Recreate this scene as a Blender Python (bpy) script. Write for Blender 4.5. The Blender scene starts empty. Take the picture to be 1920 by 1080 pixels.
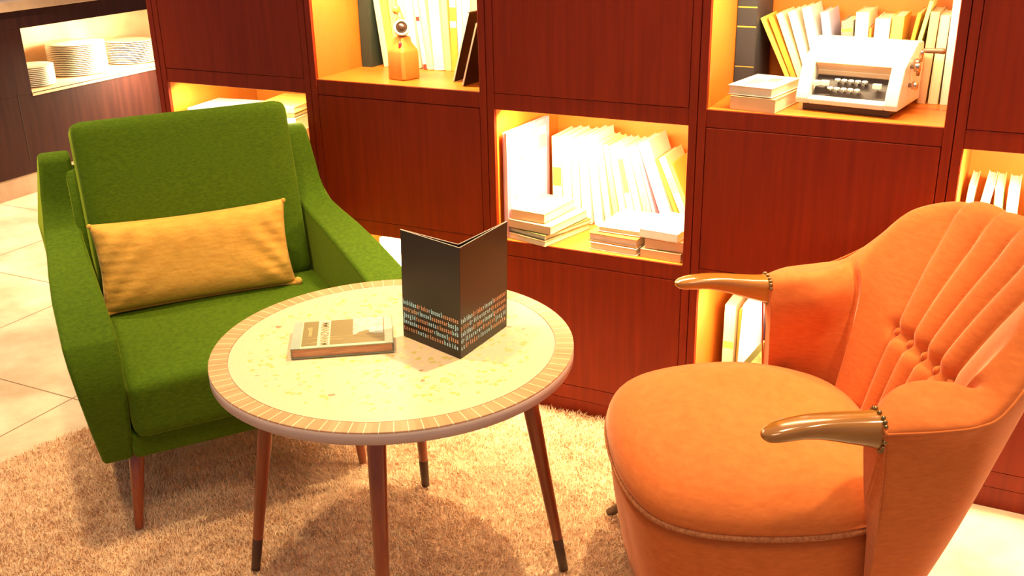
import bpy, bmesh, math, random
import numpy as np
from math import sin, cos, pi, radians
from mathutils import Vector, Matrix
random.seed(7)
rng = np.random.default_rng(7)
sc = bpy.context.scene
COL = sc.collection

# ---------------------------------------------------------------- camera
cam_d = bpy.data.cameras.new('camera'); cam = bpy.data.objects.new('camera', cam_d); COL.objects.link(cam)
cam_d.sensor_width = 36.0; cam_d.lens = 1934.27 / 1920 * 36.0; cam_d.clip_start = 0.02; cam_d.clip_end = 60
YAW, PIT, ROL = -0.4726, 0.3755, -0.0210
fw = Vector((sin(YAW) * cos(PIT), cos(YAW) * cos(PIT), -sin(PIT)))
r0 = Vector((cos(YAW), -sin(YAW), 0)); u0 = r0.cross(fw)
rr = r0 * cos(ROL) + u0 * sin(ROL); uu = -r0 * sin(ROL) + u0 * cos(ROL)
M = Matrix((rr, uu, -fw)).transposed().to_4x4(); M.translation = Vector((1.6857, -2.3647, 1.4086))
cam.matrix_world = M
sc.camera = cam
cam_d.dof.use_dof = False

# ---------------------------------------------------------------- world, exposure
sc.view_settings.view_transform = 'Standard'; sc.view_settings.look = 'None'
sc.view_settings.gamma = 1; sc.view_settings.exposure = 0.75; sc.view_settings.use_curve_mapping = False
wd = bpy.data.worlds.new('world'); sc.world = wd; wd.use_nodes = True
bg = wd.node_tree.nodes['Background']; bg.inputs[0].default_value = (1.0, 0.80, 0.74, 1); bg.inputs[1].default_value = 0.22

def area(name, loc, target, size, power, color, size_y=None, spread=pi):
    l = bpy.data.lights.new(name, 'AREA'); l.energy = power; l.color = color; l.size = size; l.spread = spread
    if size_y: l.shape = 'RECTANGLE'; l.size_y = size_y
    o = bpy.data.objects.new(name, l); COL.objects.link(o); o.location = loc
    o.rotation_euler = (Vector(target) - Vector(loc)).to_track_quat('-Z', 'Y').to_euler()
    return o
def spot(name, loc, target, power, color, angle, blend=0.6, radius=0.06):
    l = bpy.data.lights.new(name, 'SPOT'); l.energy = power; l.color = color; l.spot_size = radians(angle); l.spot_blend = blend; l.shadow_soft_size = radius
    o = bpy.data.objects.new(name, l); COL.objects.link(o); o.location = loc
    o.rotation_euler = (Vector(target) - Vector(loc)).to_track_quat('-Z', 'Y').to_euler()
    return o
WARM = (1.0, 0.70, 0.38); WARM2 = (1.0, 0.62, 0.28)
area('ceiling_panel', (1.3, -2.0, 2.9), (0.6, -0.6, 0), 0.8, 17, (1.0, 0.70, 0.42))
spot('ceiling_spot', (1.15, -0.10, 2.8), (0.85, -0.55, 0.2), 190, (1.0, 0.76, 0.40), 46, 0.8, 0.05)
spot('ceiling_spot', (0.1, -0.95, 2.8), (0.15, -0.85, 0.2), 120, (1.0, 0.72, 0.38), 52, 0.8, 0.07)
spot('ceiling_spot', (2.3, -0.3, 2.8), (1.85, -0.30, 0.3), 190, (1.0, 0.76, 0.40), 40, 0.8, 0.08)
spot('ceiling_spot', (-1.6, 0.3, 2.8), (-2.1, 0.7, 0), 400, (1.0, 0.78, 0.50), 56, 0.8, 0.08)
spot('ceiling_spot', (-1.2, -0.6, 2.8), (-1.1, -0.5, 0), 190, (1.0, 0.70, 0.38), 56, 0.9, 0.08)

# ---------------------------------------------------------------- materials
def newmat(name):
    m = bpy.data.materials.new(name); m.use_nodes = True
    nt = m.node_tree; b = nt.nodes['Principled BSDF']
    return m, nt, b
def N(nt, t, **k):
    n = nt.nodes.new(t)
    for a, v in k.items(): setattr(n, a, v)
    return n
def noise_mix(nt, c1, c2, scale, detail=4, stretch=None, lo=0.35, hi=0.65, rough=0.55):
    tc = N(nt, 'ShaderNodeTexCoord'); mp = N(nt, 'ShaderNodeMapping')
    nt.links.new(tc.outputs['Object'], mp.inputs[0])
    if stretch: mp.inputs['Scale'].default_value = stretch
    nz = N(nt, 'ShaderNodeTexNoise'); nz.inputs['Scale'].default_value = scale; nz.inputs['Detail'].default_value = detail; nz.inputs['Roughness'].default_value = rough
    nt.links.new(mp.outputs[0], nz.inputs['Vector'])
    cr = N(nt, 'ShaderNodeValToRGB'); cr.color_ramp.elements[0].position = lo; cr.color_ramp.elements[1].position = hi
    cr.color_ramp.elements[0].color = (*c1, 1); cr.color_ramp.elements[1].color = (*c2, 1)
    nt.links.new(nz.outputs['Fac'], cr.inputs[0])
    return cr, nz, mp
def bump(nt, b, src, strength, dist=0.002):
    bp = N(nt, 'ShaderNodeBump'); bp.inputs['Strength'].default_value = strength; bp.inputs['Distance'].default_value = dist
    nt.links.new(src, bp.inputs['Height']); nt.links.new(bp.outputs[0], b.inputs['Normal']); return bp
_pc = {}
def plain(c, rough=0.6, metal=0.0, name=None, var=0.08, scale=14, coat=0.0):
    k = (tuple(round(x, 3) for x in c), rough, metal, var, coat)
    if k in _pc: return _pc[k]
    m, nt, b = newmat(name or 'surface'); c2 = tuple(min(1, x * (1 + var)) for x in c); c1 = tuple(x * (1 - var) for x in c)
    cr, nz, mp = noise_mix(nt, c1, c2, scale)
    nt.links.new(cr.outputs[0], b.inputs['Base Color']); b.inputs['Roughness'].default_value = rough; b.inputs['Metallic'].default_value = metal
    b.inputs['Coat Weight'].default_value = coat
    _pc[k] = m; return m
def velvet(name, c1, c2, sheen, sheen_tint, scale=9, stretch=(1, 1, 3)):
    m, nt, b = newmat(name); cr, nz, mp = noise_mix(nt, c1, c2, scale, 6, stretch, 0.3, 0.7, 0.65)
    nt.links.new(cr.outputs[0], b.inputs['Base Color']); b.inputs['Roughness'].default_value = 0.85
    b.inputs['Specular IOR Level'].default_value = 0.15
    b.inputs['Sheen Weight'].default_value = sheen; b.inputs['Sheen Roughness'].default_value = 0.32; b.inputs['Sheen Tint'].default_value = (*sheen_tint, 1)
    n2 = N(nt, 'ShaderNodeTexNoise'); n2.inputs['Scale'].default_value = 800; n2.inputs['Detail'].default_value = 2
    tc = nt.nodes['Texture Coordinate']; nt.links.new(tc.outputs['Object'], n2.inputs['Vector'])
    bump(nt, b, n2.outputs['Fac'], 0.25, 0.0012)
    return m
def wood(name, c1, c2, rough, scale=5, stretch=(14, 14, 0.7), coat=0.0, spec=0.5):
    m, nt, b = newmat(name); cr, nz, mp = noise_mix(nt, c1, c2, scale, 8, stretch, 0.25, 0.75, 0.6)
    nt.links.new(cr.outputs[0], b.inputs['Base Color']); b.inputs['Roughness'].default_value = rough
    b.inputs['Coat Weight'].default_value = coat; b.inputs['Coat Roughness'].default_value = 0.15; b.inputs['Specular IOR Level'].default_value = spec
    bump(nt, b, nz.outputs['Fac'], 0.08, 0.001); return m

M_GREEN = velvet('green_velvet', (0.046, 0.094, 0.0015), (0.086, 0.158, 0.0035), 0.42, (0.55, 0.72, 0.06), 95, (1, 1, 3.0))
M_ORANGE = velvet('orange_velvet', (0.54, 0.128, 0.028), (0.64, 0.168, 0.040), 0.70, (1.0, 0.64, 0.44), 40, (1, 1, 4))
M_YELLOW = velvet('mustard_fabric', (0.66, 0.33, 0.055), (0.80, 0.45, 0.09), 0.25, (1.0, 0.8, 0.4), 22, (1, 1, 5))
_n = M_YELLOW.node_tree; [setattr(n.inputs['Scale'], 'default_value', 70) for n in _n.nodes if n.type == 'TEX_NOISE' and n.inputs['Scale'].default_value > 300]; [setattr(n.inputs['Distance'], 'default_value', .006) for n in _n.nodes if n.type == 'BUMP']
M_BRAID = velvet('braid', (0.30, 0.085, 0.03), (0.62, 0.25, 0.10), 0.2, (1, 0.7, 0.4), 160, (1, 1, 1))
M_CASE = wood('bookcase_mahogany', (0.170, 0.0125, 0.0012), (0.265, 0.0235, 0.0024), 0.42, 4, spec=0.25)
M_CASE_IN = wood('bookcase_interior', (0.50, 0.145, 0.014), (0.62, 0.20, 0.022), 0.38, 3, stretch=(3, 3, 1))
M_SHELF = wood('shelf_top', (0.50, 0.15, 0.016), (0.62, 0.21, 0.026), 0.30, 4, stretch=(1, 8, 8))
M_LEG = wood('leg_walnut', (0.20, 0.035, 0.010), (0.33, 0.070, 0.020), 0.28, 6, stretch=(12, 12, 1), coat=0.4)
M_ARM = wood('armrest_oak', (0.27, 0.100, 0.012), (0.42, 0.165, 0.022), 0.16, 5, stretch=(10, 1.2, 10), coat=0.8)
M_DARK = wood('counter_wenge', (0.022, 0.0065, 0.006), (0.050, 0.014, 0.009), 0.55, 4, stretch=(8, 8, 0.6), spec=0.15)
M_PAGE = plain((0.80, 0.70, 0.50), 0.8, name='paper_edges')
M_BLACK = plain((0.017, 0.009, 0.005), 0.35, name='black_card')
M_CHROME = plain((0.55, 0.50, 0.42), 0.22, 1.0, name='chrome', var=0.02)
M_NAIL = plain((0.28, 0.20, 0.09), 0.35, 1.0, name='antique_nails', var=0.1)
M_WHITE = plain((0.80, 0.76, 0.68), 0.35, name='white_enamel', var=0.02, coat=0.3)
M_STONE = plain((0.55, 0.36, 0.22), 0.35, name='counter_stone', var=0.18, scale=5)
M_CREAMC = plain((0.80, 0.74, 0.62), 0.25, name='crockery', var=0.02, coat=0.4)

def marble():
    m, nt, b = newmat('floor_marble'); cr, nz, mp = noise_mix(nt, (0.54, 0.40, 0.25), (0.80, 0.68, 0.48), 3.2, 9, None, 0.36, 0.62, 0.62)
    tc = nt.nodes['Texture Coordinate']
    sx = N(nt, 'ShaderNodeSeparateXYZ'); nt.links.new(tc.outputs['Object'], sx.inputs[0])
    def seam(out, off, per):
        a = N(nt, 'ShaderNodeMath', operation='ADD'); a.inputs[1].default_value = off; nt.links.new(out, a.inputs[0])
        d = N(nt, 'ShaderNodeMath', operation='PINGPONG'); d.inputs[1].default_value = per / 2; nt.links.new(a.outputs[0], d.inputs[0])
        l = N(nt, 'ShaderNodeMath', operation='LESS_THAN'); l.inputs[1].default_value = 0.0022; nt.links.new(d.outputs[0], l.inputs[0]); return l
    s1 = seam(sx.outputs['X'], 0.74, 0.66); s2 = seam(sx.outputs['Y'], 0.515, 0.66)
    mx = N(nt, 'ShaderNodeMath', operation='MAXIMUM'); nt.links.new(s1.outputs[0], mx.inputs[0]); nt.links.new(s2.outputs[0], mx.inputs[1])
    mix = N(nt, 'ShaderNodeMix', data_type='RGBA'); nt.links.new(mx.outputs[0], mix.inputs['Factor'])
    nt.links.new(cr.outputs[0], mix.inputs['A']); mix.inputs['B'].default_value = (0.25, 0.13, 0.06, 1)
    nt.links.new(mix.outputs['Result'], b.inputs['Base Color']); b.inputs['Roughness'].default_value = 0.30
    return m
M_FLOOR = marble()

def rugmat():
    m, nt, b = newmat('rug_shag'); cr, nz, mp = noise_mix(nt, (0.72, 0.46, 0.27), (0.93, 0.71, 0.47), 30, 6, None, 0.33, 0.66, 0.7)
    nt.links.new(cr.outputs[0], b.inputs['Base Color']); b.inputs['Roughness'].default_value = 0.9; b.inputs['Sheen Weight'].default_value = 0.25
    b.inputs['Specular IOR Level'].default_value = 0.1
    return m
M_RUG = rugmat()

# ---------------------------------------------------------------- helpers
def link(name, me, mat=None, parent=None, loc=None, rot=None, smooth=False):
    if mat is not None:
        for mm in (mat if isinstance(mat, (list, tuple)) else [mat]): me.materials.append(mm)
    o = bpy.data.objects.new(name, me); COL.objects.link(o)
    if parent: o.parent = parent
    if loc is not None: o.location = loc
    if rot is not None: o.rotation_euler = rot
    if smooth:
        for p in me.polygons: p.use_smooth = True
    return o
def mesh(name, v, f, mat=None, parent=None, loc=None, rot=None, smooth=False):
    me = bpy.data.meshes.new(name); me.from_pydata([tuple(x) for x in v], [], f); me.update()
    bm = bmesh.new(); bm.from_mesh(me); bmesh.ops.recalc_face_normals(bm, faces=bm.faces); bm.to_mesh(me); bm.free()
    return link(name, me, mat, parent, loc, rot, smooth)
def tag(o, label=None, cat=None, group=None, kind=None):
    if label: o['label'] = label
    if cat: o['category'] = cat
    if group: o['group'] = group
    if kind: o['kind'] = kind
    return o
def thing(name, label, cat, loc=(0, 0, 0), rot=(0, 0, 0), group=None):
    o = bpy.data.objects.new(name, None); COL.objects.link(o); o.location = loc; o.rotation_euler = rot; o.empty_display_size = 0.05
    return tag(o, label, cat, group)
def bevel(o, w, seg=2, ang=0.6):
    m = o.modifiers.new('bevel', 'BEVEL'); m.width = w; m.segments = seg; m.limit_method = 'ANGLE'; m.angle_limit = ang; m.harden_normals = True
    for p in o.data.polygons: p.use_smooth = True
    return o
BV = [(0, 1, 3, 2), (4, 6, 7, 5), (0, 4, 5, 1), (2, 3, 7, 6), (0, 2, 6, 4), (1, 5, 7, 3)]
def boxv(x0, x1, y0, y1, z0, z1):
    return [(x, y, z) for x in (x0, x1) for y in (y0, y1) for z in (z0, z1)]
def box(name, x0, x1, y0, y1, z0, z1, mat, parent=None, bv=0.0, seg=2):
    o = mesh(name, boxv(x0, x1, y0, y1, z0, z1), BV, mat, parent)
    if bv: bevel(o, bv, seg)
    return o
def boxes(name, lst, mat, parent=None, bv=0.0):
    v = []; f = []
    for b in lst:
        k = len(v); v += boxv(*b); f += [tuple(i + k for i in q) for q in BV]
    o = mesh(name, v, f, mat, parent)
    if bv: bevel(o, bv, 1)
    return o
def prism(name, prof, xf, mat, parent=None, bv=0.0, seg=3, loc=None, rot=None):
    """profile in (y,z); xf(z,y)->(x0,x1)"""
    v = []; n = len(prof)
    for (y, z) in prof: v.append((xf(z, y)[0], y, z))
    for (y, z) in prof: v.append((xf(z, y)[1], y, z))
    f = [tuple(range(n)), tuple(range(2 * n - 1, n - 1, -1))] + [(i, (i + 1) % n, n + (i + 1) % n, n + i) for i in range(n)]
    o = mesh(name, v, f, mat, parent, loc, rot)
    if bv: bevel(o, bv, seg, 0.5)
    return o
def rbox(name, sx, sy, sz, r, mat, parent=None, n=14, deform=None, loc=None, rot=None):
    """rounded upholstery block, centred; deform(x,y,z)->(x,y,z)"""
    vs = {}; vl = []; fs = []
    def vid(a):
        k = tuple(round(t, 5) for t in a)
        if k not in vs: vs[k] = len(vl); vl.append(k)
        return vs[k]
    g = [-1 + 2 * i / n for i in range(n + 1)]
    for ax in range(3):
        for s in (-1, 1):
            for i in range(n):
                for j in range(n):
                    q = []
                    for (a, b) in ((i, j), (i + 1, j), (i + 1, j + 1), (i, j + 1)):
                        c = [0, 0, 0]; c[ax] = s; c[(ax + 1) % 3] = g[a]; c[(ax + 2) % 3] = g[b]; q.append(vid(c))
                    fs.append(q if s > 0 else q[::-1])
    h = (sx / 2, sy / 2, sz / 2); out = []
    for p in vl:
        # denser sampling near the edges
        p = [math.copysign(1 - (1 - abs(c)) ** 1.5, c) for c in p]
        q = [p[k] * h[k] for k in range(3)]
        inn = [max(-(h[k] - r), min(h[k] - r, q[k])) for k in range(3)]
        d = Vector([q[k] - inn[k] for k in range(3)])
        if d.length > 1e-9: d = d.normalized() * r
        w = Vector(inn) + d
        w = deform(*w) if deform else tuple(w)
        out.append(w)
    return mesh(name, out, fs, mat, parent, loc, rot, smooth=True)
def lathe(name, prof, mat, parent=None, n=32, loc=None, rot=None, smooth=True):
    v = []; f = []
    for (r, z) in prof:
        for k in range(n): a = 2 * pi * k / n; v.append((r * cos(a), r * sin(a), z))
    for i in range(len(prof) - 1):
        for k in range(n): f.append((i * n + k, i * n + (k + 1) % n, (i + 1) * n + (k + 1) % n, (i + 1) * n + k))
    f.append(tuple(range(n - 1, -1, -1))); f.append(tuple(range((len(prof) - 1) * n, len(prof) * n)))
    return mesh(name, v, f, mat, parent, loc, rot, smooth)
def taper(name, a, b, ra, rb, mat, parent=None, n=20):
    """tapered round bar from a to b"""
    a = Vector(a); b = Vector(b); d = (b - a).normalized(); s = d.orthogonal().normalized(); t = d.cross(s)
    v = []; f = []; L = [(0, ra * 0.96), (0.01, ra), (0.5, (ra + rb) / 2), (0.99, rb), (1, rb * 0.85)]
    for (q, r) in L:
        c = a.lerp(b, q)
        for k in range(n): an = 2 * pi * k / n; v.append(c + s * r * cos(an) + t * r * sin(an))
    for i in range(len(L) - 1):
        for k in range(n): f.append((i * n + k, i * n + (k + 1) % n, (i + 1) * n + (k + 1) % n, (i + 1) * n + k))
    f.append(tuple(range(n - 1, -1, -1))); f.append(tuple(range((len(L) - 1) * n, len(L) * n)))
    return mesh(name, v, f, mat, parent, smooth=True)
def cr_interp(pts, t):
    """Catmull-Rom through rows of numbers, t in [0,len-1]"""
    n = len(pts); i = min(int(t), n - 2); u = t - i
    g = lambda k: np.array(pts[max(0, min(n - 1, k))], float)
    p0, p1, p2, p3 = g(i - 1), g(i), g(i + 1), g(i + 2)
    if i == 0: p0 = 2 * p1 - p2
    if i == n - 2: p3 = 2 * p2 - p1
    return 0.5 * ((2 * p1) + (-p0 + p2) * u + (2 * p0 - 5 * p1 + 4 * p2 - p3) * u * u + (-p0 + 3 * p1 - 3 * p2 + p3) * u ** 3)
def gridfaces(nu, nv, cu=False, cv=False):
    f = []
    for i in range(nu - (0 if cu else 1)):
        for j in range(nv - (0 if cv else 1)):
            f.append((i * nv + j, ((i + 1) % nu) * nv + j, ((i + 1) % nu) * nv + (j + 1) % nv, i * nv + (j + 1) % nv))
    return f
def tube(name, pts, r, mat, parent=None, n=8, closed=False, ry=None):
    P = [Vector(p) for p in pts]; v = []; m = len(P)
    for i, p in enumerate(P):
        a = P[(i - 1) % m] if (closed or i > 0) else p; b = P[(i + 1) % m] if (closed or i < m - 1) else p
        d = (b - a).normalized(); s = d.cross(Vector((0, 0, 1)))
        if s.length < 1e-4: s = Vector((1, 0, 0))
        s.normalize(); t = s.cross(d)
        rad = r[i] if isinstance(r, (list, tuple)) else r
        for k in range(n): an = 2 * pi * k / n; v.append(p + s * rad * cos(an) + t * (ry or rad) * sin(an))
    f = gridfaces(m, n, closed, True)
    if not closed: f += [tuple(range(n)), tuple(range((m - 1) * n, m * n))]
    return mesh(name, v, f, mat, parent, smooth=True)
def text_part(name, s, size, mat, parent, mw, xscale=1.0, extr=0.0002):
    c = bpy.data.curves.new('letters', 'FONT'); c.body = s; c.size = size; c.extrude = extr; c.align_x = 'LEFT'; c.offset = size * 0.012
    t = bpy.data.objects.new('letters', c); COL.objects.link(t)
    dg = bpy.context.evaluated_depsgraph_get(); dg.update()
    me = bpy.data.meshes.new_from_object(t.evaluated_get(dg)); bpy.data.objects.remove(t); bpy.data.curves.remove(c)
    w = max((v.co.x for v in me.vertices), default=0)
    me.transform(Matrix.Diagonal((xscale, 1, 1, 1))); me.transform(mw); me.materials.clear()
    o = link(name, me, mat, parent); return o, w * xscale

# ---------------------------------------------------------------- setting: floor, ceiling is out of frame
fl = mesh('floor', boxv(-4.2, 3.6, -3.6, 3.6, -0.05, 0), BV, M_FLOOR); tag(fl, kind='structure')

# ---------------------------------------------------------------- bookcase
W_, T_, X0_, ZA, H_ = 0.5667, 0.0424, -0.7194, 0.8766, 0.40
hT = T_ / 2; NC = 6; DEPTH = 0.42; ZP = 0.0742
XC = lambda i: X0_ + i * W_
ZL = lambda j: ZA - j * H_          # j=-1 top, 0, 1, 2
bc = thing('bookcase', 'mahogany checkerboard bookcase of closed panels and lit open niches along the back', 'bookcase', (XC(0), 0, 0))
def L(x): return x - XC(0)
xe0, xe1 = L(XC(0) - hT), L(XC(NC) + hT)
uprights = []
for i in range(NC + 1):
    c = L(XC(i)); 
    for s in (-1, 1):
        a, b = (c - hT, c - 0.0008) if s < 0 else (c + 0.0008, c + hT)
        if (i == 0 and s < 0) or (i == NC and s > 0): pass
        o = box('upright_board', a, b, 0.0, DEPTH, ZL(2) - hT, ZL(-1) + hT, M_CASE, bc, 0.0012, 1)
for j in (-1, 0, 1, 2):
    for i in range(NC):
        o = box('shelf_board', L(XC(i) + hT), L(XC(i + 1) - hT), 0.0025, DEPTH - 0.012, ZL(j) - hT, ZL(j) + hT, M_CASE, bc, 0.0012, 1)
# back panel
box('back_panel', xe0, xe1, DEPTH - 0.008, DEPTH + 0.006, ZL(2) - hT, ZL(-1) + hT, M_CASE, bc)
OPEN = [(0, 1), (0, 3), (0, 5), (1, 0), (1, 2), (1, 4), (2, 1), (2, 3), (2, 5)]
for r in range(3):
    z1, z0 = ZL(r - 1) - hT, ZL(r) + hT
    for i in range(NC):
        a, b = L(XC(i) + hT), L(XC(i + 1) - hT)
        if (r, i) in OPEN:
            # warm veneer lining, one part per niche, slightly behind the face edge
            e = 0.0012
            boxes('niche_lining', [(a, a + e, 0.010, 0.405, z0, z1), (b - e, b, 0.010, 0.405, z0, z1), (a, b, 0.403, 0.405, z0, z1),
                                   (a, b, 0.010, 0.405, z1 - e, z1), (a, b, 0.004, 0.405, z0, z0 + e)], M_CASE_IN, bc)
        else:
            box('closed_panel', a + 0.0012, b - 0.0012, 0.001, 0.019, z0 + 0.0012, z1 - 0.0012, M_CASE, bc, 0.001, 1)
box('plinth', xe0, xe1, 0.004, DEPTH, 0.0, ZL(2) - hT - 0.001, M_CASE, bc, 0.001, 1)
# LED strips tucked behind the top edge of each niche
M_LED, nt_, b_ = newmat('led_diffuser'); b_.inputs['Emission Color'].default_value = (1, .75, .4, 1); b_.inputs['Emission Strength'].default_value = 6
LEDPOW = {(0, 1): 4.6, (0, 3): 4.6, (1, 0): 4, (1, 2): 7, (1, 4): 7, (2, 1): 12, (2, 3): 4.5, (0, 5): 3, (2, 5): 12}
for (r, i) in OPEN:
    z1 = ZL(r - 1) - hT; a, b = L(XC(i) + hT), L(XC(i + 1) - hT)
    box('led_strip', a + 0.03, b - 0.03, 0.0160, 0.0260, z1 - 0.0022, z1 - 0.0013, M_LED, bc)
    ao = area('niche_light', (XC(i) + W_ / 2, 0.022, z1 - 0.012), (XC(i) + W_ / 2, 0.15, z1 - 0.35), W_ - 0.12, LEDPOW[(r, i)], (1.0, 0.76, 0.42), 0.016)

# ---------------------------------------------------------------- books
def rgb(h): 
    c = [int(h[i:i + 2], 16) / 255 for i in (0, 2, 4)]
    return tuple((x / 12.92 if x < 0.04045 else ((x + 0.055) / 1.055) ** 2.4) for x in c)
CC = {'cream': 'ecdfb8', 'white': 'f0ebdc', 'yellow': 'e8c95a', 'ochre': 'd9a23c', 'orange': 'd98a3c', 'green': '2c382e', 'grey': '7c7a74', 'charcoal': '303338',
      'lavender': 'b9bcd8', 'red': 'b83a30', 'pink': 'd08aa0', 'paleblue': 'a9c4d8', 'tan': 'd8b48a', 'buff': 'e0b888', 'lime': 'dfe08a', 'brown': '6a4028', 'olive': '6a6a3a', 'gold': 'c9a040'}
def cmat(c): return plain(rgb(CC.get(c, c)), 0.55, name='cover_' + c, var=0.05)
def book_parts(root, w, d, h, cov, band=None, spine_at=-1, paper=M_PAGE):
    """standing book: thickness x, depth y, height z; spine faces -y (spine_at=-1) or +y"""
    t = min(0.0022, w * 0.16); e = 0.003
    s = spine_at
    ys, yf = (-d / 2, d / 2) if s < 0 else (d / 2, -d / 2)
    def yy(a, b): return (min(a, b), max(a, b))
    y1 = yy(ys, yf); y2 = yy(ys, ys - s * t)
    boxes('cover', [(-w / 2, -w / 2 + t, *y1, 0, h), (w / 2 - t, w / 2, *y1, 0, h), (-w / 2 + t, w / 2 - t, *y2, 0, h)], cmat(cov), root, 0.0006)
    y3 = yy(ys - s * t, yf + s * e)
    pg = boxes('page_block', [(-w / 2 + t, w / 2 - t, *y3, e, h - e)], paper, root)
    if band:
        q = -d / 2 - 0.0003 if s < 0 else d / 2 + 0.0003
        for (zf, zh, bc_) in band:
            box('spine_label', -w / 2 + 0.0012, w / 2 - 0.0012, *yy(q, q + 0.0004 * -s), h * zf, h * (zf + zh), cmat(bc_), root)
def book(x, w, h, d, yf, z, lean, cov, label, band=None, rz=0, group=None, name='book', spine_at=-1):
    a = radians(lean)
    root = thing(name, label, 'book', (x + w / 2 / max(cos(a), .5), yf + d / 2, z + 0.0014 + abs(sin(a)) * w / 2), (0, a, radians(rz)), group)
    book_parts(root, w, d, h, cov, band, spine_at)
    return root
def flat_book(x, y, z, lx, ly, th, rz, cov, label, spine='front', top=None, group=None, name='book', page=None):
    """lying book: lx along x, ly along y; spine on front(-y) / left / none(pages to the front)"""
    root = thing(name, label, 'book', (x, y, z + 0.0016), (0, 0, radians(rz)), group)
    t = min(0.002, th * 0.14); e = 0.003
    bs = [(-lx / 2, lx / 2, -ly / 2, ly / 2, 0, t), (-lx / 2, lx / 2, -ly / 2, ly / 2, th - t, th)]
    px0, px1, py0, py1 = -lx / 2 + e, lx / 2 - e, -ly / 2 + e, ly / 2 - e
    if spine == 'front': bs.append((-lx / 2, lx / 2, -ly / 2, -ly / 2 + t, t, th - t)); py0 = -ly / 2 + t
    if spine == 'back': bs.append((-lx / 2, lx / 2, ly / 2 - t, ly / 2, t, th - t)); py1 = ly / 2 - t
    if spine == 'left': bs.append((-lx / 2, -lx / 2 + t, -ly / 2, ly / 2, t, th - t)); px0 = -lx / 2 + t
    if spine == 'right': bs.append((lx / 2 - t, lx / 2, -ly / 2, ly / 2, t, th - t)); px1 = lx / 2 - t
    boxes('cover', bs, cmat(cov), root, 0.0005)
    boxes('page_block', [(px0, px1, py0, py1, t, th - t)], page or M_PAGE, root)
    return root
Z1, Z2, Z3 = ZA + hT, ZA - H_ + hT, ZA - 2 * H_ + hT

def layout(rows, xl_wall):
    """rows of (w, h, lean); returns base-centre x of each so that neighbours touch without crossing"""
    out = []; prev = None
    for (w, h, ln) in rows:
        a = radians(ln); t = math.tan(a); zl = w * sin(a) if a > 0 else 0; need = -9
        zt = h * cos(a)
        for z in (0, zt if prev is None else min(zt, prev[3])):
            xr = xl_wall if prev is None else prev[0] + prev[1] / 2 * cos(prev[2]) + (z - (prev[1] * sin(-prev[2]) if prev[2] < 0 else 0)) * math.tan(prev[2])
            need = max(need, xr - (z - zl) * t + w / 2 * cos(a))
        xc = need + .0012; out.append(xc); prev = (xc, w, a, zt)
    return out
def book_row(rows, x0, group, Z):
    xs = layout([(r[1], r[2], r[5]) for r in rows], x0)
    for xc, (x, w, h, d, y, ln, c, lab, band) in zip(xs, rows):
        book(xc - w / 2 / max(cos(radians(ln)), .5), w, h, d, y, Z, ln, c, lab, band, group=group)
# niche A: top row, second column -------------------------------------------------
gA = 'upright books behind the tapered wooden ornament'
nA = 'in the top niche with the wooden ornament'
A = [(-0.124, .036, .262, .15, .225, 0, 'green', 'tall dark green book against the left side of the top niche with the wooden ornament', [(.8, .02, 'gold')]),
     (-0.078, .020, .225, .14, .245, -7, 'cream', 'cream book leaning left against the tall dark green book', None),
     (-0.052, .022, .245, .14, .245, -6, 'yellow', 'pale yellow book leaning left, second right of the dark green book', None),
     (-0.024, .026, .236, .14, .245, -5, 'lime', 'wide yellow-green book directly left of the ornament neck', None),
     (0.008, .024, .250, .13, .245, -4, 'cream', 'cream book hidden mostly by the wooden ornament, left of its eyepiece', None),
     (0.036, .026, .255, .13, .245, -4, 'white', 'white book rising directly behind the ornament eyepiece', None),
     (0.066, .014, .252, .13, .245, -7, 'white', 'thin white book with red edges and a red label right of the ornament', [(.0, .06, 'red'), (.55, .05, 'red')]),
     (0.084, .020, .222, .13, .245, -6, 'cream', 'slim cream book right of the thin red-edged book', None),
     (0.108, .034, .215, .13, .245, -3, 'white', 'thick bright white book right of the wooden ornament', None),
     (0.146, .020, .212, .13, .250, -2, 'lime', 'yellow book with a patterned spine foot right of the thick white book', [(.02, .3, 'tan')]),
     (0.169, .022, .225, .13, .250, 0, 'ochre', 'ochre yellow spine with pale labels left of the lavender book', [(.55, .08, 'white'), (.8, .1, 'white')]),
     (0.193, .016, .228, .13, .250, 0, 'lavender', 'lavender white spine behind the top edge of the black menus', None),
     (0.212, .028, .216, .13, .250, 0, 'cream', 'cream book standing behind the two black menus', None),
     (0.243, .026, .235, .13, .250, 0, 'tan', 'tan book behind the black menus, second from the right', None),
     (0.272, .030, .232, .13, .250, 0, 'red', 'red book behind the black menus at the right end of the row', None)]
book_row(A, -0.129, gA, Z1)
# red and dark shapes lying on top of the row
flat_book(0.105, 0.325, Z1 + 0.2645, 0.10, 0.12, 0.012, 4, 'red', 'thin red book lying on top of the row behind the wooden ornament', 'front', group=None)

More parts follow.
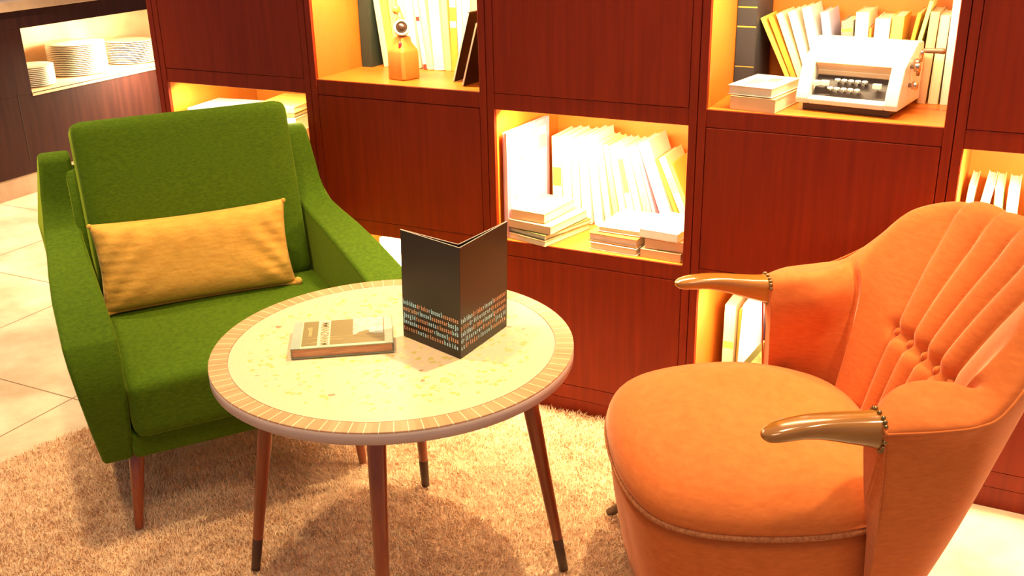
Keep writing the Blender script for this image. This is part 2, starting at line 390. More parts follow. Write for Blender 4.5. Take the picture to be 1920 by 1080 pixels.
# tapered wooden ornament
orn = thing('wooden_ornament', 'orange tapered faceted wooden ornament with round dark eyepiece and hanging red tag', 'ornament', (0.100, 0.100, Z1 + 0.0014), (0, 0, radians(-14)))
M_ORN = wood('orange_beech', (0.62, 0.22, 0.035), (0.78, 0.32, 0.06), 0.4, 4, stretch=(6, 6, 1))
prof = [(.034, 0), (.0365, .004), (.0355, .074), (.033, .082), (.0215, .100), (.0195, .112), (.018, .116)]
v = []; f = []
for (r, z) in prof:
    for k in range(4):
        for s in (-.22, .22):
            a = pi / 4 + k * pi / 2 + s * .5; v.append((r * 1.2 * cos(a), r * 1.2 * sin(a), z))
n8 = 8
for i in range(len(prof) - 1):
    for k in range(n8): f.append((i * n8 + k, i * n8 + (k + 1) % n8, (i + 1) * n8 + (k + 1) % n8, (i + 1) * n8 + k))
f += [tuple(range(n8)), tuple(range((len(prof) - 1) * n8, len(prof) * n8))]
bevel(mesh('body', v, f, M_ORN, orn), 0.003, 2)
look = radians(33 + 14)
tb = lathe('eyepiece', [(.0160, -.018), (.0215, -.016), (.0225, .018), (.0215, .022), (.0165, .022), (.0155, .012)], M_CREAMC, orn, 28, loc=(0, 0, .137), rot=(radians(74), 0, look))
lathe('dark_opening', [(.0001, .0122), (.0158, .0122), (.0158, .0192), (.0001, .0192)], plain((.05, .02, .01), .3, name='dark_bore'), tb, 24)
lathe('finial', [(.0001, -.013), (.007, -.011), (.0115, -.004), (.0115, .004), (.007, .011), (.0001, .013)], M_ORN, orn, 20, loc=(-.012, -.004, .187))
lathe('finial_collar', [(.010, 0), (.013, .004), (.010, .010), (.006, .026)], M_ORN, orn, 20, loc=(-.004, 0, .156))
lathe('red_tag', [(.001, 0), (.0042, .001), (.0046, .008), (.0046, .018), (.003, .0205), (.0008, .0215), (.0008, .030)], plain((.75, .03, .04), .3, name='red_lacquer'), orn, 16, loc=(.0155, -.0235, .083))

# two black menus leaning in the niche
for k, (x, y, ln, wz, lab) in enumerate([(0.262, 0.10, 17, -4, 'black menu card leaning right in the top niche, the rear one'), (0.318, 0.040, 17, -4, 'front black menu card with pale edge leaning right in the top niche')]):
    rt = thing('menu_card', lab, 'menu', (x, y + .045, Z1 + .003), (0, radians(ln), radians(wz)), 'black menu cards leaning in the top niche')
    box('black_cover', -.0035, .0035, -.045 + k * .01, .075, 0, .195 - k * .02, M_BLACK, rt, .0008, 1)
    box('page_edge', -.0022, .0022, -.0465 + k * .01, -.0452 + k * .01, .002, .193 - k * .02, plain((.75, .6, .45), .7, name='pale_edge'), rt)

# niche D: top row, fourth column (typewriter-like machine) ------------------------
gD = 'books standing behind the white adding machine'
D = [(1.004, .050, .262, .16, .220, 0, 'charcoal', 'thick dark grey volume with gold lines against the left side behind the paperback stack', [(.80, .012, 'gold'), (.62, .012, 'gold'), (.25, .008, 'gold'), (.08, .008, 'gold')]),
     (1.122, .010, .205, .13, .245, -27, 'yellow', 'thin yellow book leaning far left, first of the leaning books', None),
     (1.138, .012, .205, .13, .245, -25, 'ochre', 'thin ochre book leaning left, second of the leaning books', None),
     (1.156, .016, .210, .13, .245, -23, 'cream', 'cream book leaning left, third of the leaning books', None),
     (1.179, .018, .212, .13, .245, -20, 'white', 'white book leaning left, fourth of the leaning books', None),
     (1.203, .022, .218, .13, .245, -16, 'white', 'white book leaning left behind the left corner of the adding machine', None),
     (1.231, .020, .205, .13, .245, -11, 'lavender', 'pale book leaning slightly left next to the grey gold-banded book', None),
     (1.256, .028, .184, .13, .245, -3, 'grey', 'grey book with a gold band behind the adding machine top', [(.86, .04, 'gold')]),
     (1.289, .030, .205, .14, .245, -2, 'cream', 'white spined book with orange side, left one behind the adding machine', [(.82, .03, 'white')]),
     (1.324, .006, .170, .13, .250, -2, 'orange', 'thin orange book between two white spines behind the adding machine', None),
     (1.334, .034, .192, .14, .245, 0, 'white', 'white spined book centred behind the top right of the adding machine', None),
     (1.370, .026, .200, .13, .240, 1, 'yellow', 'yellow book right of the white spine behind the adding machine', None),
     (1.397, .009, .210, .13, .245, 8, 'ochre', 'thin ochre book leaning right above the crank', None),
     (1.408, .009, .238, .13, .245, 10, 'lime', 'thin tall pale yellow book leaning right, highest above the crank', None),
     (1.452, .020, .212, .13, .240, 2, 'tan', 'tan yellow spine right behind the crank handle', None),
     (1.474, .022, .205, .13, .245, 1, 'cream', 'cream spine near the right side of the adding machine niche', None),
     (1.499, .022, .262, .13, .245, 0, 'white', 'tall white book against the right side of the adding machine niche', None)]
book_row(D, 1.0035, gD, Z1)
s1 = flat_book(1.118, 0.095, Z1, .110, .165, .032, -8, 'buff', 'thick buff paperback at the bottom of the small stack left of the adding machine', 'front', page=M_PAGE)
s2 = flat_book(1.112, 0.098, Z1 + .0342, .110, .165, .022, -10, 'white', 'white paperback with a cover picture on top of the small stack', 'none')
for (a, b, c, d, cl) in [(-.030, .032, -.045, .045, 'cream'), (-.030, .0, -.045, .01, 'pink'), (.004, .030, 0, .042, 'lime')]:
    box('cover_picture', a, b, c, d, .0221 + .0002 * ('cream' != cl), .0226 + .0002 * ('cream' != cl), cmat(cl), s2)

# adding machine
tw = thing('adding_machine', 'white vintage adding machine with black key panel and side crank on the shelf', 'adding machine', (1.308, 0.052, Z1 + .0014), (0, 0, radians(-8)))
PW = 0.232; hw = PW / 2; ck = .030
cheek = [(0, .018), (-.002, .030), (.004, .052), (.030, .110), (.120, .156), (.165, .152), (.178, .120), (.180, .018)]
cent = [(0, .018), (-.002, .030), (.002, .034), (.024, .034), (.053, .076), (.050, .088), (.040, .100), (.030, .110), (.120, .156), (.165, .152), (.178, .120), (.180, .018)]
def skin_machine():
    v = []; f = []
    def add(prof, a, b):
        k = len(v); n = len(prof)
        sh = lambda z: 1 + .0 * z
        v.extend([(a, y, z) for y, z in prof]); v.extend([(b, y, z) for y, z in prof])
        f.append(tuple(k + i for i in range(n))); f.append(tuple(k + 2 * n - 1 - i for i in range(n)))
        f.extend([(k + i, k + (i + 1) % n, k + n + (i + 1) % n, k + n + i) for i in range(n)])
    add(cheek, -hw, -hw + ck); add(cheek, hw - ck, hw); add(cent, -hw + ck, hw - ck)
    return v, f
v, f = skin_machine(); bevel(mesh('housing', v, f, M_WHITE, tw), .003, 2, .35)
M_BEIGE = plain((.62, .42, .26), .5, name='beige_enamel', var=.03)
M_KP = plain((.045, .028, .022), .35, name='key_panel', var=.1)
# beige recess and black key panel laid on the sloping front
prism('recess_plate', [(.0525, .0765), (.0495, .0885), (.0395, .1005), (.0300, .1085), (.0305, .1095), (.0410, .1015), (.0515, .0890), (.0545, .0770)], lambda z, y: (-hw + ck + .001, hw - ck - .001), M_BEIGE, tw)
kp = prism('key_panel', [(.0232, .0345), (.0518, .0765), (.0533, .0758), (.0250, .0336)], lambda z, y: (-hw + ck + .003, hw - ck - .003), M_KP, tw)
kp.location = (0, -.0012, .0010)
box('foot_and_shadow', -hw + .012, hw - .02, .016, .165, 0, .0185, M_KP, tw, .002)  # dark block stands for both the feet and the shadow under the machine
def key(x, t, big):
    y = .0262 + .027 * t - .010; z = .037 + .040 * t + .006
    o = thing('key', None, None, (0, 0, 0)); 
    bpy.data.objects.remove(o)
    if big:
        k = box('key_cap', x - .0095, x + .0095, y - .008, y + .003, z + .0, z + .0115, M_WHITE, tw, .002)
    else:
        k = lathe('key_cap', [(.0058, 0), (.0068, .001), (.0066, .0030), (.0050, .0042)], M_WHITE, tw, 18, loc=(x, y, z + .002))
    st = taper('key_stem', (x, y + .010, z - .008) if big else (0, .008, -.009), (x, y, z + .001) if big else (0, 0, 0), .0012, .0014, M_CHROME, k, 8)
    return k
for k in range(5):
    key(-.032 + k * .0155, .62, False); key(-.044 + k * .0155, .18, False)
key(-.078, .35, True); key(-.058, .38, True); key(.060, .42, True)
# crank and knobs on the right side
hub = lathe('crank_hub', [(.010, 0), (.012, .004), (.012, .014), (.007, .018)], M_CHROME, tw, 20, loc=(hw - .001, .100, .110), rot=(0, radians(90), 0))
tube('crank_arm', [(hw + .010, .100, .085), (hw + .014, .094, .105), (hw + .016, .088, .135), (hw + .020, .086, .142)], .0045, M_CHROME, tw, 10)
lathe('crank_grip', [(.0045, 0), (.0055, .006), (.0055, .030), (.0065, .040), (.006, .046)], plain((.16, .09, .05), .3, name='dark_grip'), tw, 18, loc=(hw + .020, .086, .142), rot=(0, radians(88), 0))
lathe('side_knob', [(.005, 0), (.005, .010), (.011, .011), (.011, .022), (.008, .024)], M_CHROME, tw, 20, loc=(hw - .001, .070, .108), rot=(0, radians(90), 0))
lathe('side_knob', [(.005, 0), (.005, .008), (.009, .009), (.009, .020), (.006, .022)], M_CHROME, tw, 20, loc=(hw - .001, .072, .066), rot=(0, radians(90), 0))

# niche B: middle row, first column --------------------------------------------------
z = Z2
for (th, c, lab) in [(.050, 'tan', 'tan book lying at the bottom of the left stack behind the green armchair'), (.060, 'cream', 'thick cream book low in the left stack behind the green armchair'), (.060, 'white', 'thick white book in the middle of the left stack behind the green armchair'), (.050, 'buff', 'thick buff book high in the left stack behind the green armchair'), (.042, 'paleblue', 'pale blue book topping the left stack above the green armchair')]:
    flat_book(-.562 + random.uniform(-.003, .003), .135, z, .235, .165, th, 7, c, lab, 'front'); z += th + .0022
z = Z2
for (th, c, lab) in [(.050, 'tan', 'tan book at the bottom of the second stack behind the green armchair'), (.070, 'cream', 'thick cream book in the second stack behind the green armchair'), (.050, 'white', 'white book in the middle of the second stack behind the green armchair'), (.040, 'cream', 'cream book high in the second stack behind the green armchair'), (.045, 'white', 'bright white book under the thin dark book of the second stack'), (.010, 'olive', 'thin dark olive book on the white book above the green armchair'), (.018, 'yellow', 'yellow book topping the second stack above the green armchair')]:
    flat_book(-.355 + random.uniform(-.003, .003), .150, z, .145, .20, th, 9, c, lab, 'front'); z += th + .0022
for k, (x, w, h, ln, c, lab) in enumerate([(-.276, .020, .262, -1, 'cream', 'cream upright book peeking over the right wing of the green armchair'), (-.254, .019, .240, -1, 'white', 'white upright book behind the right wing of the green armchair'), (-.233, .018, .232, -1, 'lime', 'pale lime upright book, third from the right side above the green armchair wing'), (-.213, .016, .240, -1, 'white', 'slim white book second from the right side above the armchair wing'), (-.195, .014, .235, -1, 'cream', 'slim cream book against the right side above the armchair wing')]):
    book(x, w, h, .14, .14, Z2, ln, c, lab, None, group='upright books above the green armchair wing')

# niche C: middle row, third column --------------------------------------------------
mg = thing('magazine', 'tall pink and white picture magazine standing at the left of the central niche', 'magazine', (.462, .145, Z2 + .0014), (0, 0, radians(-4)))
boxes('cover', [(-.006, -.0048, -.125, .110, 0, .292), (.0048, .006, -.125, .110, 0, .292), (-.0048, .0048, .1088, .110, 0, .292)], cmat('pink'), mg)
box('page_block', -.0047, .0047, -.123, .108, .001, .290, plain((.8, .6, .5), .6, name='magazine_pages'), mg)
for (a, b, c, d, cl) in [(-.108, .095, .02, .25, 'white'), (-.07, -.045, .20, .262, 'buff'), (-.03, -.005, .205, .262, 'lavender'), (.04, .09, .21, .272, 'white'), (-.09, -.08, .10, .11, 'lime')]:
    box('cover_picture', .0062, .0066 + .0002 * (cl != 'white'), a, b, c, d, cmat(cl), mg)
gC = 'white and cream books leaning in the central niche'
Cb = [(.505, .028, .245, -1, 'cream', 'wide cream spine with a striped brown label right of the pink magazine', [(.42, .22, 'ochre')]),
      (.538, .026, .250, -2, 'white', 'white book second right of the pink magazine in the central niche', None),
      (.567, .022, .246, -3, 'cream', 'cream book third right of the pink magazine in the central niche', None),
      (.592, .026, .250, -4, 'white', 'white book fourth right of the pink magazine in the central niche', None),
      (.622, .024, .258, -6, 'white', 'tallest white book in the middle of the central niche row', None),
      (.650, .018, .240, -8, 'cream', 'cream book directly right of the tallest white book', None),
      (.671, .016, .238, -10, 'lime', 'narrow pale lime book leaning left in the central niche middle', None),
      (.690, .016, .236, -11, 'white', 'narrow white book leaning left before the yellow-topped book', None),
      (.710, .018, .238, -13, 'white', 'white book with a yellow top panel leaning left', [(.45, .40, 'yellow')]),
      (.732, .018, .238, -14, 'cream', 'cream book leaning left right of the yellow-panelled book', None),
      (.755, .019, .243, -16, 'white', 'white book with a faded brown lower panel leaning left', [(.12, .35, 'tan')]),
      (.782, .009, .250, -17, 'pink', 'thin pink book leaning left in the central niche', None),
      (.800, .032, .262, -20, 'white', 'thick white book with pale cover leaning left near the right side', [(.75, .15, 'lime')]),
      (.850, .010, .225, -23, 'ochre', 'thin ochre book leaning left, third from the right in the central niche', None),
      (.868, .020, .232, -24, 'cream', 'cream patterned book leaning left, second from the right in the central niche', [(.55, .2, 'lime')]),
      (.902, .010, .215, -24, 'yellow', 'thin yellow book leaning left at the right end of the central niche', None)]
book_row([(x, w, h, .14, .215, ln, c, lab, band) for (x, w, h, ln, c, lab, band) in Cb], .500, gC, Z2)
# left stack in niche C
flat_book(.535, .105, Z2, .150, .20, .016, -14, 'buff', 'buff book at the bottom of the left stack in the central niche', 'none')
flat_book(.538, .108, Z2 + .0182, .150, .20, .012, -16, 'olive', 'thin dark-edged book second in the left stack of the central niche', 'none')
flat_book(.541, .104, Z2 + .0322, .140, .19, .022, -9, 'tan', 'orange-tan book third in the left stack of the central niche', 'front')
flat_book(.527, .105, Z2 + .0560, .105, .17, .026, -6, 'buff', 'small buff book on top of the left stack of the central niche', 'front')
# middle stack
flat_book(.770, .105, Z2, .135, .17, .020, -4, 'white', 'white edged book at the bottom of the middle stack in the central niche', 'none')
flat_book(.768, .108, Z2 + .0222, .140, .17, .022, -5, 'orange', 'worn orange-edged book second in the middle stack of the central niche', 'none')
flat_book(.775, .125, Z2 + .0462, .120, .17, .014, -2, 'white', 'white book with pale cover topping the middle stack', 'none')
# right stack
flat_book(.899, .098, Z2, .110, .16, .022, -3, 'buff', 'buff book at the bottom of the right stack in the central niche', 'front')
flat_book(.902, .105, Z2 + .0242, .104, .16, .026, 0, 'tan', 'tan book in the middle of the right stack of the central niche', 'front')
flat_book(.896, .105, Z2 + .0520, .106, .17, .022, -6, 'white', 'cream-white book on top of the right stack in the central niche', 'front')

# niche E: middle row, fifth column --------------------------------------------------
gE = 'white books above the orange chair back'
Eb = [
    (1.573, .016, .236, .10, 3, 'cream', 'cream book leaning right against the left side above the orange chair', None),
    (1.594, .020, .240, .10, 7, 'white', 'white book leaning right, second from the left above the orange chair', None),
    (1.642, .018, .238, .16, -4, 'lime', 'pale yellow book right of the dark gap above the orange chair', None),
    (1.663, .024, .236, .16, -2, 'cream', 'cream book fourth from the left above the orange chair', None),
    (1.691, .014, .246, .16, 6, 'white', 'slim tall white book leaning right above the orange chair', None),
    (1.712, .034, .225, .15, 0, 'white', 'thick white book in the middle of the row above the orange chair', None),
    (1.750, .034, .216, .13, 0, 'cream', 'thick cream book at the picture edge above the orange chair', None),
    (1.788, .028, .222, .13, -3, 'white', 'white book leaning left near the right picture edge above the orange chair', None)]
book_row([(x, w, h, .14, .165, ln, c, lab, band) for (x, w, h, y, ln, c, lab, band) in Eb], 1.571, gE, Z2)
flat_book(1.650, .075, Z2, .10, .15, .060, 0, 'charcoal', 'dark grey box file lying below the books above the orange chair', 'front')
flat_book(1.675, .080, Z2 + .0625, .13, .15, .050, -4, 'white', 'thick white book lying on the dark box above the orange chair', 'front')
flat_book(1.600, .075, Z2, .016, .15, .02, 0, 'brown', 'small brown booklet at the left side above the orange chair', 'front') if False else None

# niche F: bottom row, fourth column --------------------------------------------------
gF = 'books in the low niche behind the orange chair'
book(1.036, .030, .250, .17, .150, Z3, 0, 'cream', 'cream book with yellow side standing left in the low niche behind the orange chair', [(.5, .08, 'yellow')], group=gF)
book(1.069, .010, .235, .15, .170, Z3, 0, 'ochre', 'thin ochre book between the cream and pale blue books in the low niche', None, group=gF)
book(1.082, .044, .268, .17, .120, Z3, 2, 'lavender', 'wide pale blue-white book in the low niche behind the orange chair', [(.9, .08, 'white')], group=gF)
book(1.140, .010, .250, .14, .170, Z3, 2, 'red', 'thin red book right of the pale blue book in the low niche', None, group=gF)
book(1.154, .032, .240, .15, .160, Z3, 2, 'ochre', 'ochre book with a light label in the low niche behind the chair arm', [(.7, .12, 'cream')], group=gF)
book(1.198, .030, .230, .15, .160, Z3, 0, 'yellow', 'yellow book right of the ochre book in the low niche', None, group=gF)
cb = thing('picture_card', 'small dark green picture card propped diagonally in the low niche', 'picture', (1.118, .046, Z3 + .040), (radians(-8), radians(32), radians(-20)))
box('frame_board', -.055, .055, -.004, .004, 0, .168, cmat('olive'), cb, .0008)
box('picture', -.040, .040, -.0052, -.0042, .020, .143, plain((.55, .42, .14), .5, name='leaf_picture', var=.6, scale=40), cb)
box('white_border', .055, .062, -.006, .006, 0, .168, M_WHITE, cb)

# niche G: bottom row, second column --------------------------------------------------
for k, (x, w, h, ln, c, lab) in enumerate([(.000, .034, .315, -3, 'white', 'white book in the low niche visible past the green armchair arm'), (.036, .034, .315, -2, 'cream', 'cream book in the low niche between armchair and menu'), (.072, .034, .305, -1, 'white', 'broad white book in the low niche left behind the black menu'), (.108, .030, .31, 0, 'cream', 'cream book in the low niche hidden partly by the black menu')]):
    book(x, w, h,   .16, .09, Z3, ln, c, lab, None, group='white books in the low niche behind the table')

# ---------------------------------------------------------------- counter at the left with plates
ct = thing('service_counter', 'dark wood service counter with a lit open shelf of plates at the left', 'counter', (-2.72, 1.5, 0))
Y0c, Y1c = -2.3, 1.6                    # local y range
ny0, ny1, nz0, nz1 = -.392, .95, .4825, .795
box('front_panel', -.02, 0, Y0c, Y1c, .10, nz0, M_DARK, ct, .001, 1)
box('top_rail', -.02, 0, Y0c, Y1c, nz1, .88, M_DARK, ct, .001, 1)
box('side_panel', -.02, 0, Y0c, ny0, nz0, nz1, M_DARK, ct, .001, 1)
box('side_panel', -.02, 0, ny1, Y1c, nz0, nz1, M_DARK, ct, .001, 1)
M_NI = plain((.62, .42, .24), .5, name='niche_beige', var=.12, scale=6)
boxes('niche_lining', [(-.50, -.48, ny0, ny1, nz0, nz1), (-.50, -.004, ny0 - .01, ny0, nz0, nz1), (-.50, -.004, ny1, ny1 + .01, nz0, nz1), (-.50, -.004, ny0, ny1, nz1, nz1 + .01), (-.50, .004, ny0, ny1, nz0 - .012, nz0)], M_NI, ct)
box('kickboard', -.03, -.004, Y0c, Y1c, 0, .0995, plain((.45, .28, .17), .4, name='kick_stone', var=.1), ct)
box('counter_top', -.62, .02, Y0c, Y1c, .880, .925, M_STONE, ct, .003)
boxes('panel_seam', [(.0002, .0012, -.478, -.475, .16, .50)], plain((.02, .008, .006), .6, name='seam_dark'), ct)
area('counter_niche_light', (-2.765, 1.75, .785), (-2.95, 1.75, .50), .05, 48, (1.0, .80, .50), 1.1)
def plate_stack(y, xx, r, n, zstep, labf, group, tilt=0):
    for k in range(n):
        lab = labf(k, n)
        o = lathe('plate', [(.0001, 0), (r * .55, 0), (r * .62, .002), (r, .0085 if zstep > .008 else zstep * 1.3), (r, .0105 if zstep > .008 else zstep * 1.3 + .0015), (r * .6, .0045), (.0001, .004)], M_CREAMC, None, 40, loc=(xx, y, nz0 + .0005 + k * zstep))
        tag(o, lab, 'plate', group)
def lab_stack(which):
    def f(k, n):
        pos = 'top plate' if k == n - 1 else ('bottom plate' if k == 0 else 'a middle white plate')
        return '%s of the %s' % (pos, which)
    return f
plate_stack(1.275, -2.905, .108, 11, .0092, lab_stack('small left plate stack'), 'plates of the left stack')
plate_stack(1.640, -2.985, .152, 17, .0096, lab_stack('tall middle plate stack'), 'plates of the tall middle stack')
plate_stack(2.045, -2.995, .150, 13, .0096, lab_stack('right plate stack by the bookcase'), 'plates of the right stack')

# ---------------------------------------------------------------- rug
RC = (0.50, -1.00); RR = 1.10
def rug():
    v = []; f = []; n = 96; rings = [0, .5, .9, .985, 1.0, 1.0]; zs = [.012, .012, .012, .010, .006, 0.0005]
    for q, z in zip(rings, zs):
        for k in range(n):
            a = 2 * pi * k / n; rr_ = RR * q * (1 + .008 * sin(5 * a + 1))
            v.append((RC[0] + rr_ * cos(a), min(RC[1] + rr_ * sin(a), -.004), z))
    f = gridfaces(len(rings), n, False, True); f.append(tuple(range((len(rings) - 1) * n, len(rings) * n)))
    me = bpy.data.meshes.new('backing'); me.from_pydata(v, [], f); me.update()
    root = thing('shag_rug', 'round beige shaggy rug on the marble floor under table and armchairs', 'rug', (0, 0, 0.0006))
    link('backing', me, M_RUG, root)
    nb = 340000
    r = RR * np.sqrt(rng.random(nb)) * .995; a = rng.random(nb) * 2 * pi
    x = RC[0] + r * np.cos(a); y = RC[1] + r * np.sin(a)
    # keep only what the photo could plausibly see, denser there
    keep = (y < -.006) & (y > -1.75) & (x > -.75) & (x < 1.65); x = x[keep]; y = y[keep]; nb = len(x)
    cl = np.sin(x * 31 + 3 * np.sin(y * 17)) * np.cos(y * 29 + 2 * np.sin(x * 23))
    ln = .011 + .008 * rng.random(nb) + .003 * cl
    th = np.arctan2(np.cos(x * 13 + y * 7), np.sin(y * 11 - x * 5)) + rng.normal(0, 1.7, nb); tl = .30 + .45 * rng.random(nb)
    w = .0014 + .0010 * rng.random(nb)
    dx, dy = np.cos(th), np.sin(th); px, py = -np.sin(th + rng.normal(0, .5, nb)), np.cos(th)
    z0 = .010
    V = np.zeros((nb, 5, 3)); 
    V[:, 0] = np.stack([x - px * w / 2, y - py * w / 2, np.full(nb, z0)], 1); V[:, 1] = np.stack([x + px * w / 2, y + py * w / 2, np.full(nb, z0)], 1)
    mx = x + dx * ln * tl * .35; my = y + dy * ln * tl * .35; mz = z0 + ln * .60
    V[:, 2] = np.stack([mx + px * w / 2, my + py * w / 2, mz], 1); V[:, 3] = np.stack([mx - px * w / 2, my - py * w / 2, mz], 1)
    V[:, 4] = np.stack([x + dx * ln * tl * 1.1, y + dy * ln * tl * 1.1, z0 + ln * (1.08 - tl * .35)], 1)
    V[:, :, 1] = np.minimum(V[:, :, 1], .0025)
    me = bpy.data.meshes.new('pile'); me.vertices.add(nb * 5); me.vertices.foreach_set('co', V.reshape(-1))
    base = np.arange(nb)[:, None] * 5
    loops = np.concatenate([base + np.array([0, 1, 2, 3]), base + np.array([3, 2, 4])], 1).reshape(-1)
    me.loops.add(nb * 7); me.loops.foreach_set('vertex_index', loops.astype(np.int32))
    st = (np.arange(nb)[:, None] * 7 + np.array([0, 4])).reshape(-1); tot = np.tile([4, 3], nb)
    me.polygons.add(nb * 2); me.polygons.foreach_set('loop_start', st.astype(np.int32)); me.polygons.foreach_set('loop_total', tot.astype(np.int32))
    me.update(calc_edges=True); me.validate()
    o = link('pile', me, M_RUG, root); o['kind'] = 'stuff'
    return root
rug()
RZ = 0.0215   # level on which feet rest in the pile

# ---------------------------------------------------------------- round mosaic table
TC = (0.627, -0.8137); TR = 0.3563; TZ = 0.5616; TT = 0.026
tbl = thing('mosaic_table', 'round mosaic-topped coffee table with splayed brown legs on the rug', 'coffee table', (TC[0], TC[1], RZ))
def tl(z): return z - RZ
def mosaic():
    m, nt, b = newmat('mosaic_tiles')
    tc = N(nt, 'ShaderNodeTexCoord'); vo = N(nt, 'ShaderNodeTexVoronoi'); vo.inputs['Scale'].default_value = 92; vo.inputs['Randomness'].default_value = .75
    nt.links.new(tc.outputs['Object'], vo.inputs['Vector'])
    ve = N(nt, 'ShaderNodeTexVoronoi', feature='DISTANCE_TO_EDGE'); ve.inputs['Scale'].default_value = 92; ve.inputs['Randomness'].default_value = .75
    nt.links.new(tc.outputs['Object'], ve.inputs['Vector'])
    sep = N(nt, 'ShaderNodeSeparateColor'); nt.links.new(vo.outputs['Color'], sep.inputs[0])
    cr = N(nt, 'ShaderNodeValToRGB'); cr.color_ramp.interpolation = 'CONSTANT'
    e = cr.color_ramp.elements; e[0].position = 0; e[0].color = (.74, .56, .36, 1); e[1].position = .45; e[1].color = (.75, .58, .38, 1)
    for p_, c_ in [(.66, (.74, .63, .30, 1)), (.80, (.60, .50, .15, 1)), (.95, (.72, .50, .28, 1)), (.993, (.42, .27, .14, 1))]:
        k = e.new(p_); k.color = c_
    nt.links.new(sep.outputs[0], cr.inputs[0])
    lt = N(nt, 'ShaderNodeMath', operation='LESS_THAN'); lt.inputs[1].default_value = .09; nt.links.new(ve.outputs['Distance'], lt.inputs[0])
    # outer plain zone: the coloured chips stop before the rim
    ln = N(nt, 'ShaderNodeVectorMath', operation='LENGTH'); 
    mp = N(nt, 'ShaderNodeMapping'); mp.inputs['Scale'].default_value = (1, 1, 0); nt.links.new(tc.outputs['Object'], mp.inputs[0]); nt.links.new(mp.outputs[0], ln.inputs[0])
    gt = N(nt, 'ShaderNodeMath', operation='GREATER_THAN'); gt.inputs[1].default_value = .282; nt.links.new(ln.outputs['Value'], gt.inputs[0])
    m2 = N(nt, 'ShaderNodeMix', data_type='RGBA'); nt.links.new(gt.outputs[0], m2.inputs['Factor']); nt.links.new(cr.outputs[0], m2.inputs['A']); m2.inputs['B'].default_value = (.75, .58, .37, 1)
    m1 = N(nt, 'ShaderNodeMix', data_type='RGBA'); m1.inputs['B'].default_value = (.72, .56, .36, 1); nt.links.new(lt.outputs[0], m1.inputs['Factor']); nt.links.new(m2.outputs['Result'], m1.inputs['A'])
    nt.links.new(m1.outputs['Result'], b.inputs['Base Color']); b.inputs['Roughness'].default_value = .28
    return m
def rimmat():
    m, nt, b = newmat('rim_tiles')
    tc = N(nt, 'ShaderNodeTexCoord'); sx = N(nt, 'ShaderNodeSeparateXYZ'); nt.links.new(tc.outputs['Object'], sx.inputs[0])
    at = N(nt, 'ShaderNodeMath', operation='ARCTAN2'); nt.links.new(sx.outputs['Y'], at.inputs[0]); nt.links.new(sx.outputs['X'], at.inputs[1])
    mu = N(nt, 'ShaderNodeMath', operation='MULTIPLY'); mu.inputs[1].default_value = 88 / (2 * pi); nt.links.new(at.outputs[0], mu.inputs[0])
    fr = N(nt, 'ShaderNodeMath', operation='PINGPONG'); fr.inputs[1].default_value = .5; nt.links.new(mu.outputs[0], fr.inputs[0])
    lt = N(nt, 'ShaderNodeMath', operation='LESS_THAN'); lt.inputs[1].default_value = .035; nt.links.new(fr.outputs[0], lt.inputs[0])
    fl_ = N(nt, 'ShaderNodeMath', operation='ROUND'); nt.links.new(mu.outputs[0], fl_.inputs[0])
    wn = N(nt, 'ShaderNodeTexWhiteNoise', noise_dimensions='1D'); nt.links.new(fl_.outputs[0], wn.inputs['W'])
    cr = N(nt, 'ShaderNodeValToRGB'); cr.color_ramp.elements[0].color = (.56, .29, .14, 1); cr.color_ramp.elements[1].color = (.64, .35, .18, 1); nt.links.new(wn.outputs['Value'], cr.inputs[0])
    m1 = N(nt, 'ShaderNodeMix', data_type='RGBA'); m1.inputs['B'].default_value = (.84, .72, .44, 1); nt.links.new(lt.outputs[0], m1.inputs['Factor']); nt.links.new(cr.outputs[0], m1.inputs['A'])
    nt.links.new(m1.outputs['Result'], b.inputs['Base Color']); b.inputs['Roughness'].default_value = .3
    return m
z0 = tl(TZ)
lathe('table_board', [(TR - .004, z0 - TT), (TR, z0 - TT + .002), (TR, z0 - .003), (TR - .001, z0 - .0025)], plain((.58, .42, .36), .45, name='table_edge', var=.04), tbl, 128)
lathe('mosaic_field', [(.319, z0 - .0030), (.319, z0)], mosaic(), tbl, 128, smooth=False)
v = []; 
for (r, z) in [(.3205, z0 - .003), (.3205, z0), (TR - .0006, z0), (TR - .0002, z0 - .0008), (TR - .0002, z0 - .003)]:
    for k in range(128): a = 2 * pi * k / 128; v.append((r * cos(a), r * sin(a), z))
mesh('tile_rim', v, gridfaces(5, 128, False, True), rimmat(), tbl)
for k in range(4):
    a = 0.4355 + k * pi / 2
    lg = taper('leg', (.250 * cos(a), .250 * sin(a), z0 - TT), (.3359 * cos(a), .3359 * sin(a), .001), .0185, .0098, M_LEG, tbl)
    tp = (Vector((.250 * cos(a), .250 * sin(a), z0 - TT)), Vector((.3359 * cos(a), .3359 * sin(a), .001)))
    taper('dark_foot_tip', tp[0].lerp(tp[1], .84), tp[0].lerp(tp[1], 1.001), .0113, .0100, plain((.07, .03, .02), .35, name='dark_tip'), lg)

